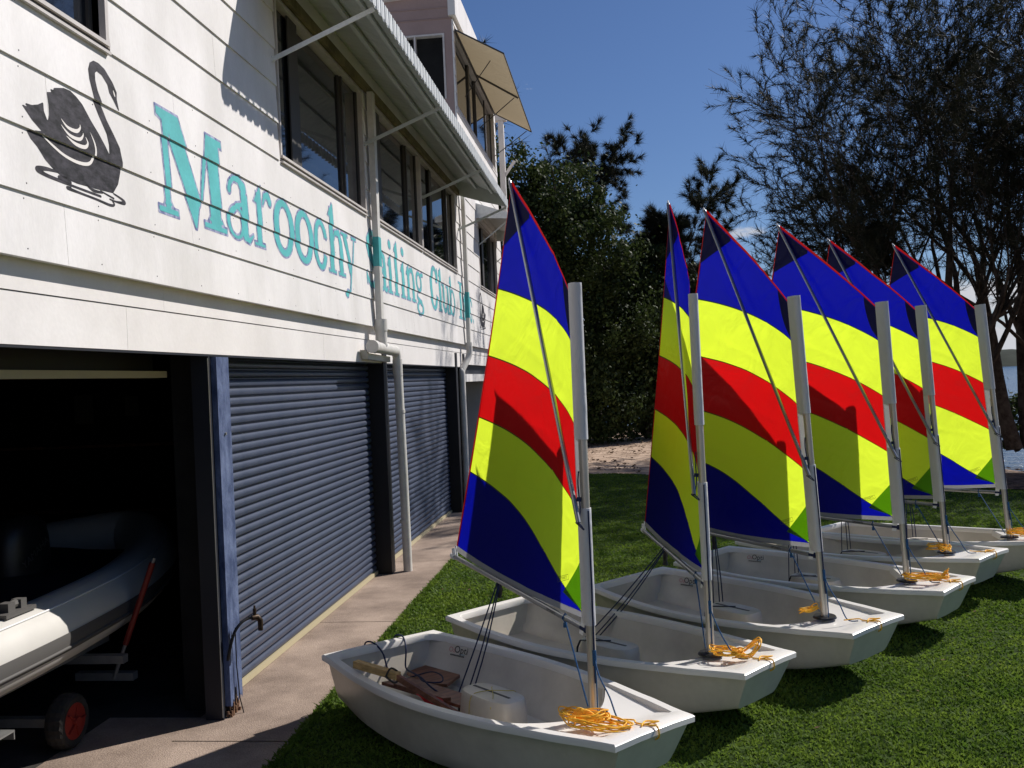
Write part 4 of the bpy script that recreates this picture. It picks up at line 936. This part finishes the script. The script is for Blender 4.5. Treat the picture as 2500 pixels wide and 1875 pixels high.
MB().prism([(-.75, -.16), (-.70, .03), (-.08, .09), (-.03, -.06)], 2, .172, .19).build('blade', m_brown, t); MB().prism([(-.62, -.16), (-.20, -.10), (-.18, -.06), (-.6, -.11)], 2, .1905, .21).build('grip', m_brown, t)
t = gear('webbing_strap', 'red webbing strap trailing below the white case in the nearest dinghy', 'strap')
g = MB(); g.grid(lambda u, v: (-.38+.42*u, -.17+.10*v-.05*u, .205-.11*u+.015*math.sin(u*9)), 14, 2); g.build('webbing', m_red, t, 180)
g = MB(); g.tube(spline([(-.38, -.1, .2), (-.30, -.16, .215), (-.2, -.12, .20), (-.1, -.17, .18)], 5), .012, 6); g.build('webbing', m_red, t, 180)
t = gear('stern_ropes', 'blue ropes looped over the stern of the nearest dinghy', 'rope')
g = MB(); g.tube(spline([(-1.05, -.10, .30), (-1.035, -.09, .365), (-.97, -.07, .368), (-.915, -.04, .31), (-.90, -.01, .20), (-.85, .03, .12)], 6), .0055, 6)
g.tube(spline([(-1.05, .13, .30), (-1.035, .14, .366), (-.96, .15, .37), (-.90, .13, .30), (-.86, .10, .20), (-.70, .05, .21), (-.55, .0, .225), (-.42, -.03, .21), (-.34, .0, .17)], 6), .0055, 6)
g.tube(spline([(-.80, .05, .15), (-.68, .16, .20), (-.52, .13, .22), (-.42, .05, .22), (-.5, -.02, .22), (-.62, .03, .22)], 6), .0045, 6); g.build('rope', m_nav, t, 180)

# ------------------------------------------------------------------ inside the open bay
rib_ = thing('inflatable_boat', 'white inflatable boat with grey strake parked on a trolley in the garage', 'inflatable boat', (-3.9, 4.5, 0))
IO = Vector((-3.9, 4.5, 0))
def bpart(mb, name, m, smooth=None, root=rib_, O=IO, parent=None): o = mb.build(name, m, parent or root, smooth); o.location = (-O if parent is None else (0, 0, 0)); return o
axis = [(-3.38, 2.2, .68), (-3.38, 3.2, .68), (-3.38, 4.2, .68), (-3.39, 5.2, .685), (-3.48, 6.2, .71), (-3.76, 7.1, .77), (-4.4, 7.9, .82)]
other = [(-8.8-p[0], p[1], p[2]) for p in axis[::-1]][1:]
tb = MB(); pthA = spline(axis+other, 8); n_ = len(pthA)
tb.tube(pthA, [.205]*n_, 20); tbo = bpart(tb, 'tube', m_hyp, 180)
st_ = MB()
for dz_, r_, m_ in ((-.03, .05, m_hypg),):
    pass
sa = [Vector(p) for p in spline(axis, 8)]
def off_axis(i, ang_):
    p = sa[i]; tg = (sa[min(i+1, len(sa)-1)]-sa[max(i-1, 0)]).normalized(); side = tg.cross(Vector((0, 0, 1))).normalized(); upv = side.cross(tg); return p+(side*math.cos(ang_)+upv*math.sin(ang_))*.209
g = MB(); vs = []
for i in range(len(sa)):
    for a_ in (-.42, -.22, -.02, .12): vs.append(off_axis(i, a_))
g.add(vs, [(i*4+j, (i+1)*4+j, (i+1)*4+j+1, i*4+j+1) for i in range(len(sa)-1) for j in range(3)]); bpart(g, 'rub_strake', m_hypg, 180)
g = MB(); g.tube([off_axis(i, -.30)*1.0 for i in range(len(sa))], .011, 6); bpart(g, 'strake_cord', m_hypg, 180)
g = MB(); g.tube([off_axis(i, .95) for i in range(len(sa)-6)], .006, 6); bpart(g, 'seam', m_white, 180)
g = MB(); i = int(8*2.72); p = off_axis(i, 1.45); g.box(p.x-.06, p.x+.06, p.y-.16, p.y+.10, p.z-.01, p.z+.012); g.box(p.x-.03, p.x+.03, p.y-.10, p.y-.04, p.z+.012, p.z+.06); g.box(p.x-.03, p.x+.03, p.y+.01, p.y+.06, p.z+.012, p.z+.06); g.tube([(p.x, p.y-.04, p.z+.04), (p.x, p.y+.01, p.z+.04)], .022, 8); bpart(g, 'rowlock', m_hypg)
tc_ = MB(); tc_.grid(lambda u, v: (-3.50-1.95*v, 2.2+4.7*u-.6*v*u, .80+.13*math.sin(math.pi*v)+.05*noise.noise(Vector((u*6, v*5, 2)))), 30, 14)
bpart(tc_, 'shade_sheet', m_dark, 180)  # added dark sheet over the far tube, stands in for the bay's shade
tr = thing('launching_trolley', 'galvanised launching trolley with red-rimmed wheel under the inflatable boat', 'trolley', (-3.6, 4.9, 0)); TO = Vector((-3.6, 4.9, 0))
g = MB(); g.box(-5.0, -3.3, 5.09, 5.15, .14, .19); g.box(-4.2, -4.1, 2.6, 7.0, .30, .36); g.box(-3.5, -3.44, 4.2, 5.9, .42, .47); g.box(-4.9, -4.84, 4.2, 5.7, .44, .49); g.box(-3.6, -3.15, 5.55, 5.61, .37, .42); g.box(-3.6, -3.2, 5.75, 5.81, .20, .25); bpart(g, 'frame', m_galv, None, tr, TO)
def wheel(x, y):
    w_ = MB(); n = 40; prf = [(-.05, .10), (-.055, .135), (-.045, .152), (-.02, .160), (.02, .160), (.045, .152), (.055, .135), (.05, .10)]
    vs = []
    for i in range(n):
        a_ = 2*math.pi*i/n
        for q, (dx, r_) in enumerate(prf):
            rr = r_-(.006 if (i % 2 and 1 < q < 6) else 0); vs.append((x+dx, y+rr*math.cos(a_), .162+rr*math.sin(a_)))
    k = len(prf); w_.add(vs, [(i*k+j, ((i+1) % n)*k+j, ((i+1) % n)*k+(j+1) % k, i*k+(j+1) % k) for i in range(n) for j in range(k)])
    wo = bpart(w_, 'wheel', m_rubber, None, tr, TO)
    r_ = MB(); r_.tube([(x+.02, y, .162), (x+.052, y, .162)], [.10, .104], 24); r_.tube([(x+.03, y, .162), (x+.075, y, .162)], [.03, .026], 12)
    for k in range(5):
        a_ = k*1.2566; r_.bar((x+.055, y+.03*math.cos(a_), .162+.03*math.sin(a_)), (x+.055, y+.09*math.cos(a_), .162+.09*math.sin(a_)), .02, .008)
    r_.build('rim', m_redrim, wo, 40)
wheel(-3.28, 5.14); wheel(-5.0, 5.12)
h0, h1 = Vector((-3.33, 5.75, .22)), Vector((-3.02, 5.75, .995))
g = MB(); g.tube([h0, h1], .013, 8); ho = bpart(g, 'handle', m_galv, 50, tr, TO)
g = MB(); g.tube([h0.lerp(h1, .28), h0.lerp(h1, .96)], .019, 10); g.build('grip', m_redrim, ho, 50)
g = MB().box(-3.36, -3.26, 4.50, 4.64, .29, .30); g.box(-3.36, -3.26, 4.632, 4.64, .25, .29); bpart(g, 'mudguard', m_galv, None, tr, TO)
ob = thing('outboard_motor', 'black outboard motor with pale lettering in the dark garage behind the inflatable', 'outboard motor', (-3.9, 4.9, 0)); OO = Vector((-3.9, 4.9, 0))
g = MB()
def cowl(u, v):
    a_ = 2*math.pi*u; k = (1, 1.04, 1.0, .9, .6, .05)[int(round(v*5))]; z = (.80, .95, 1.10, 1.20, 1.26, 1.275)[int(round(v*5))]; return (-4.05+.15*k*math.cos(a_), 5.9+.24*k*math.sin(a_), z)
g.grid(cowl, 20, 5); bpart(g, 'cowling', m_black, 50, ob, OO)
g = MB(); g.box(-4.1, -4.0, 5.8, 5.96, .3, .80); bpart(g, 'leg', m_black, None, ob, OO)
lt = text_obj('lettering', 'YAMAHA', .075, m_spar, ob, frame_matrix(Vector((-3.893, 5.84, 1.03))-OO, (0, 1, .5), (0, -.5, 1)))
sh = thing('shelf', 'dark timber shelf with papers against the garage wall', 'shelf', (-6.0, 9.9, 1.2))
g = MB(); g.box(-1.4, 1.4, -.35, .05, .3, .33); g.box(-1.4, 1.4, -.35, .05, -.4, -.37); g.box(-1.4, -1.36, -.35, .05, -1.2, .3); g.box(1.36, 1.4, -.35, .05, -1.2, .3); g.build('frame', m_brown, sh)
for x_, z_, w_, h_ in ((-.1, .55, .22, .32), (.5, .62, .16, .22)): MB().box(x_, x_+w_, .06, .064, z_, z_+h_).build('paper', m_hypg, sh)
pb = MB(); rg = random.Random(2)
for (x_, z_, r_) in ((-2.50, .12, .13), (-2.42, .30, .11), (-2.52, .42, .09)):
    o_ = len(pb.v)
    for i in range(9):
        for j in range(12):
            th = math.pi*i/8; ph = 2*math.pi*j/12; rr = r_*(1+.22*(rg.random()-.5)); pb.v.append((x_+rr*math.sin(th)*math.cos(ph), 16.0+rr*math.sin(th)*math.sin(ph), z_+rr*math.cos(th)))
    for i in range(8):
        for j in range(12): pb.f.append((o_+i*12+j, o_+(i+1)*12+j, o_+(i+1)*12+(j+1) % 12, o_+i*12+(j+1) % 12)); pb.mi.append(0)
tag(pb.build('plastic_bag', m_plastic, None), 'crumpled white plastic bags beside the far downpipe', 'plastic bag')

# ------------------------------------------------------------------ trees
def grow(rg, p, d, length, r, depth, segs, twigs, bend=.22, upb=.10, split=(2, 4), spread=.75, minr=.004, xmin=-1e9):
    n = 5; pts = [p.copy()]; rs = [r]; cur = d.normalized()
    for i in range(n):
        cur = (cur+Vector((rg.gauss(0, 1), rg.gauss(0, 1), rg.gauss(0, .6)))*bend/n*(1.5+.5*(5-depth))+Vector((0, 0, upb*max(.1, (depth-1)/4)/n*2.4))).normalized()
        p = p+cur*(length/n); pts.append(p.copy()); rs.append(max(minr, r*(1-.55*(i+1)/n)))
    if pts[-1].x < xmin+.9*math.sin(pts[-1].z*1.7+pts[-1].y): return
    segs.append((pts, rs))
    if depth == 0: twigs.append((pts, cur)); return
    k = rg.randint(*split)
    for j in range(k):
        q = rg.uniform(.30, 1.) if j else 1.
        idx = min(n, int(q*n)); a = Vector((rg.gauss(0, 1), rg.gauss(0, 1), rg.gauss(0, .7))).normalized()
        nd = (cur+a*spread*(.5 if j == 0 else 1)).normalized()
        grow(rg, pts[idx], nd, length*rg.uniform(.60, .86)*(.72 if depth == 1 else 1), rs[idx]*(.8 if j == 0 else .62), depth-1, segs, twigs, bend, upb, split, spread, minr, xmin)
def needles(name, twigs, per, L, W, m, root, seed, droop=.0, spread=.55):
    rng = np.random.default_rng(seed); P = []; D = []
    for pts, d in twigs:
        q = np.array([list(p) for p in pts]); t = rng.random(per)**.5*(len(pts)-1.001); i = t.astype(int); f = (t-i)[:, None]
        P.append(q[i]*(1-f)+q[i+1]*f); D.append((q[i+1]-q[i])/(np.linalg.norm(q[i+1]-q[i], axis=1)[:, None]+1e-9))
    P = np.concatenate(P); D = np.concatenate(D); n = len(P)
    D = D+rng.normal(0, spread, (n, 3)); D[:, 2] -= droop; D /= np.linalg.norm(D, axis=1)[:, None]
    S = np.cross(D, rng.normal(0, 1, (n, 3))); S /= np.linalg.norm(S, axis=1)[:, None]+1e-9
    l_ = (L*(.5+rng.random(n)))[:, None]; V = np.concatenate([P-S*W/2, P+S*W/2, P+D*l_]); i = np.arange(n)
    o = np_mesh(name, V, np.stack([i, i+n, i+2*n], 1), m, root); return o
def trunk_obj(segs, root, name='trunk', sides=6):
    g = MB()
    for pts, rs in segs: g.tube(pts, rs, 6 if rs[0] > .03 else 3, cap=False)
    return g.build(name, m_bark, root, 180)
def casuarina(x, y, label, stems, seed, per=70, L=.27, W=.013, depth=5, z0=-.1, spread=.5, group='casuarina trees on the shore', upb=.10, split=(3, 4), trunk=None, xmin=-1e9):
    root = thing('casuarina_tree', label, 'tree', (x, y, z0), group=group); rg = random.Random(seed); segs = []; twigs = []
    if trunk: P_ = spline([Vector(p[:3]) for p in trunk], 5); segs.append((P_, [trunk[0][3]*(1-.6*k/(len(P_)-1)) for k in range(len(P_))]))
    for (p, d, ln, r) in stems: grow(rg, Vector(p), Vector(d), ln, r, depth, segs, twigs, .30, upb, split, spread, xmin=xmin-x)
    trunk_obj(segs, root); needles('crown', twigs, per, L, W, m_needle, root, seed, .05)
    P_ = np.array([list(t_[0][-1]) for t_ in twigs]); print('TREE', label[:40], len(twigs), (P_.min(0)+[x, y, z0]).round(1), (P_.max(0)+[x, y, z0]).round(1))
casuarina(7.1, 22.5, 'many-stemmed casuarina with upright trunks, left half of the dark right-hand clump',
          [((0, 0, 0), (-.10, 0, 1), 4.6, .14), ((.35, .2, 0), (.02, .1, 1), 4.8, .15), ((-.35, .3, 0), (-.20, .1, 1), 3.8, .12), ((.7, .1, 0), (.12, 0, 1), 4.2, .13), ((.2, -.3, 0), (.1, -.2, 1), 3.8, .11), ((-.4, .2, 0), (-.14, -.1, 1), 3.9, .10), ((-.7, 0, 2.4), (-.95, 0, .55), .80, .05), ((-.6, 0, 3.4), (-.6, .1, .8), .9, .05)], 5, 46, spread=.46, upb=.13, L=.21, W=.014, xmin=3.3)
casuarina(9.3, 23.5, 'dense casuarina with a thick forked trunk in the right-hand clump', [((0, 0, 0), (-.18, 0, 1), 4.5, .20), ((.4, .2, 0), (.15, .1, 1), 4.6, .19), ((.8, 0, 0), (.4, 0, .9), 4.2, .14), ((-.3, .4, 0), (-.1, .3, 1), 4.4, .15)], 9, 44, spread=.48, upb=.12, L=.21, W=.014, xmin=3.6)
casuarina(9.6, 19.8, 'leaning casuarina with bare curved limbs at the right edge', [((0, 0, 0), (-.30, -.05, .80), 2.5, .15), ((.2, .2, 0), (.35, 0, .8), 3.0, .15), ((.1, -.2, 0), (.0, .2, 1), 4.4, .16), ((.3, .2, 0), (.12, .2, 1), 4.6, .15)], 14, 15, spread=.46, upb=.15, W=.015)
casuarina(.9, 34.5, 'casuarina leaning right with a dark tufted crown behind the second mast', [((.5, 0, 4.4), (.60, 0, .8), 1.75, .10), ((.3, 0, 3.6), (.9, 0, .35), 1.4, .08), ((.6, 0, 4.6), (-.2, 0, 1), 1.3, .08), ((.1, 0, 2.4), (.9, 0, .3), 1.3, .06), ((.0, 0, 3.4), (-.5, 0, .7), 1.1, .06), ((.5, 0, 4.2), (.2, 0, 1), 1.3, .06)], 21, 120, L=.28, W=.017, split=(3, 3), trunk=[(0, 0, 0, .2), (.1, 0, 2.2, 0), (.6, 0, 4.8, 0)])
casuarina(-.9, 37, 'tall casuarina poking above the broad-leaved tree', [((.1, 0, 7.4), (.1, 0, 1), 1.5, .09), ((.0, 0, 6.6), (.7, 0, .6), 1.2, .07), ((.0, 0, 6.4), (-.7, 0, .6), 1.3, .07), ((.1, 0, 8.0), (.35, 0, 1), 1.3, .05)], 33, 110, L=.28, W=.017, split=(2, 3), trunk=[(0, 0, 0, .25), (.1, 0, 4, 0), (.1, 0, 8.2, 0)])
casuarina(-6.6, 34, 'casuarina rising behind the clubhouse roof', [((.0, 0, 0), (.02, 0, 1), 5.0, .22), ((.3, 0, 0), (.12, 0, 1), 4.6, .2)], 41, 40, L=.4, W=.024, depth=4)
def leafy(x, y, label, blobs, n, seed, name='broadleaf_tree', size=.13, trunk=True, group='broad-leaved trees behind the clubhouse'):
    root = thing(name, label, 'tree' if 'tree' in name else 'shrub', (x, y, -.2), group=group); rng = np.random.default_rng(seed); rg = random.Random(seed); P = []; Nn = []
    tot = sum(b[3]**2 for b in blobs)
    for (bx, by, bz, br) in blobs:
        k = int(n*br**2/tot); nc = max(6, int(14*br)); cc = rng.normal(0, 1, (nc, 3)); cc /= np.linalg.norm(cc, axis=1)[:, None]; cr = br*(.72+.30*rng.random(nc))
        cen = cc*cr[:, None]; idx = rng.integers(0, nc, k); q = rng.normal(0, 1, (k, 3)); q /= np.linalg.norm(q, axis=1)[:, None]; rr = br*(.20+.16*rng.random(k))
        pp = cen[idx]+q*rr[:, None]*rng.random(k)[:, None]**.4; inn = rng.random(k) < .25; pp[inn] = rng.normal(0, br*.42, (inn.sum(), 3))
        P.append(pp+np.array([bx, by, bz])); Nn.append(q)
    P = np.concatenate(P); Nn = np.concatenate(Nn); ok = P[:, 2] > .05; P = P[ok]; Nn = Nn[ok]; m_ = len(P)
    Nn = Nn+rng.normal(0, .6, (m_, 3)); Nn /= np.linalg.norm(Nn, axis=1)[:, None]
    A = np.cross(Nn, rng.normal(0, 1, (m_, 3))); A /= np.linalg.norm(A, axis=1)[:, None]; B = np.cross(Nn, A); s = (size*(.55+.8*rng.random(m_)))[:, None]
    V = np.concatenate([P-A*s*.5, P-B*s*.32+Nn*s*.08, P+A*s*.5, P+B*s*.32+Nn*s*.08]); i = np.arange(m_)
    np_mesh('crown', V, np.stack([i, i+m_, i+2*m_, i+3*m_], 1), m_leaf, root)
    segs = []; 
    for (bx, by, bz, br) in blobs: 
        p0 = Vector((rg.gauss(0, .1), rg.gauss(0, .1), 0)); p1 = Vector((bx, by, bz)); md = p0.lerp(p1, .5)+Vector((rg.gauss(0, .2), rg.gauss(0, .2), .3)); segs.append(([Vector(q) for q in spline([p0, md, p1], 4)], [.11-.009*k for k in range(9)]))
        for _ in range(4): e = p1+Vector((rg.gauss(0, 1), rg.gauss(0, 1), rg.gauss(0, 1))).normalized()*br*.8; segs.append(([md.lerp(p1, .6), p1.lerp(e, .4), e], [.04, .025, .01]))
    trunk_obj(segs, root, 'trunk' if 'tree' in name else 'stem')
leafy(-2.6, 31.5, 'tall dark-leaved tree at the far corner of the clubhouse', [(-1.2, 0, 8.9, 1.4), (-.6, 0, 6.6, 2.2), (.8, 0, 8.0, 1.7), (.2, .5, 4.2, 2.4), (1.8, 0, 6.3, 1.8), (2.6, 0, 4.4, 1.8), (-1.8, 0, 5.2, 1.8), (1.9, -.3, 2.2, 2.0), (-.8, -.2, 1.8, 2.0), (1.6, 0, 8.0, .9)], 110000, 3)
leafy(.9, 33.3, 'low dark-green tree between the tall leafy tree and the leaning casuarina', [(0, 0, 3.6, 1.9), (-.6, 0, 1.5, 1.8), (.8, 0, 2.0, 1.5), (-.2, 0, 5.2, 1.3), (1.2, 0, 4.6, 1.1), (.6, 0, 6.0, .9)], 55000, 8)
leafy(1.9, 34.5, 'small bright-leaved shrub at the water\'s edge behind the second sail', [(0, 0, .9, .7), (.4, 0, 1.4, .5)], 3000, 12, 'shore_shrub', .16, group='shrubs by the water')
leafy(9.6, 24.5, 'low scrubby bush under the right-hand casuarinas', [(0, 0, .6, .8), (-.9, 0, .4, .6)], 5000, 15, 'shore_bush', .12, group='bushes by the water')
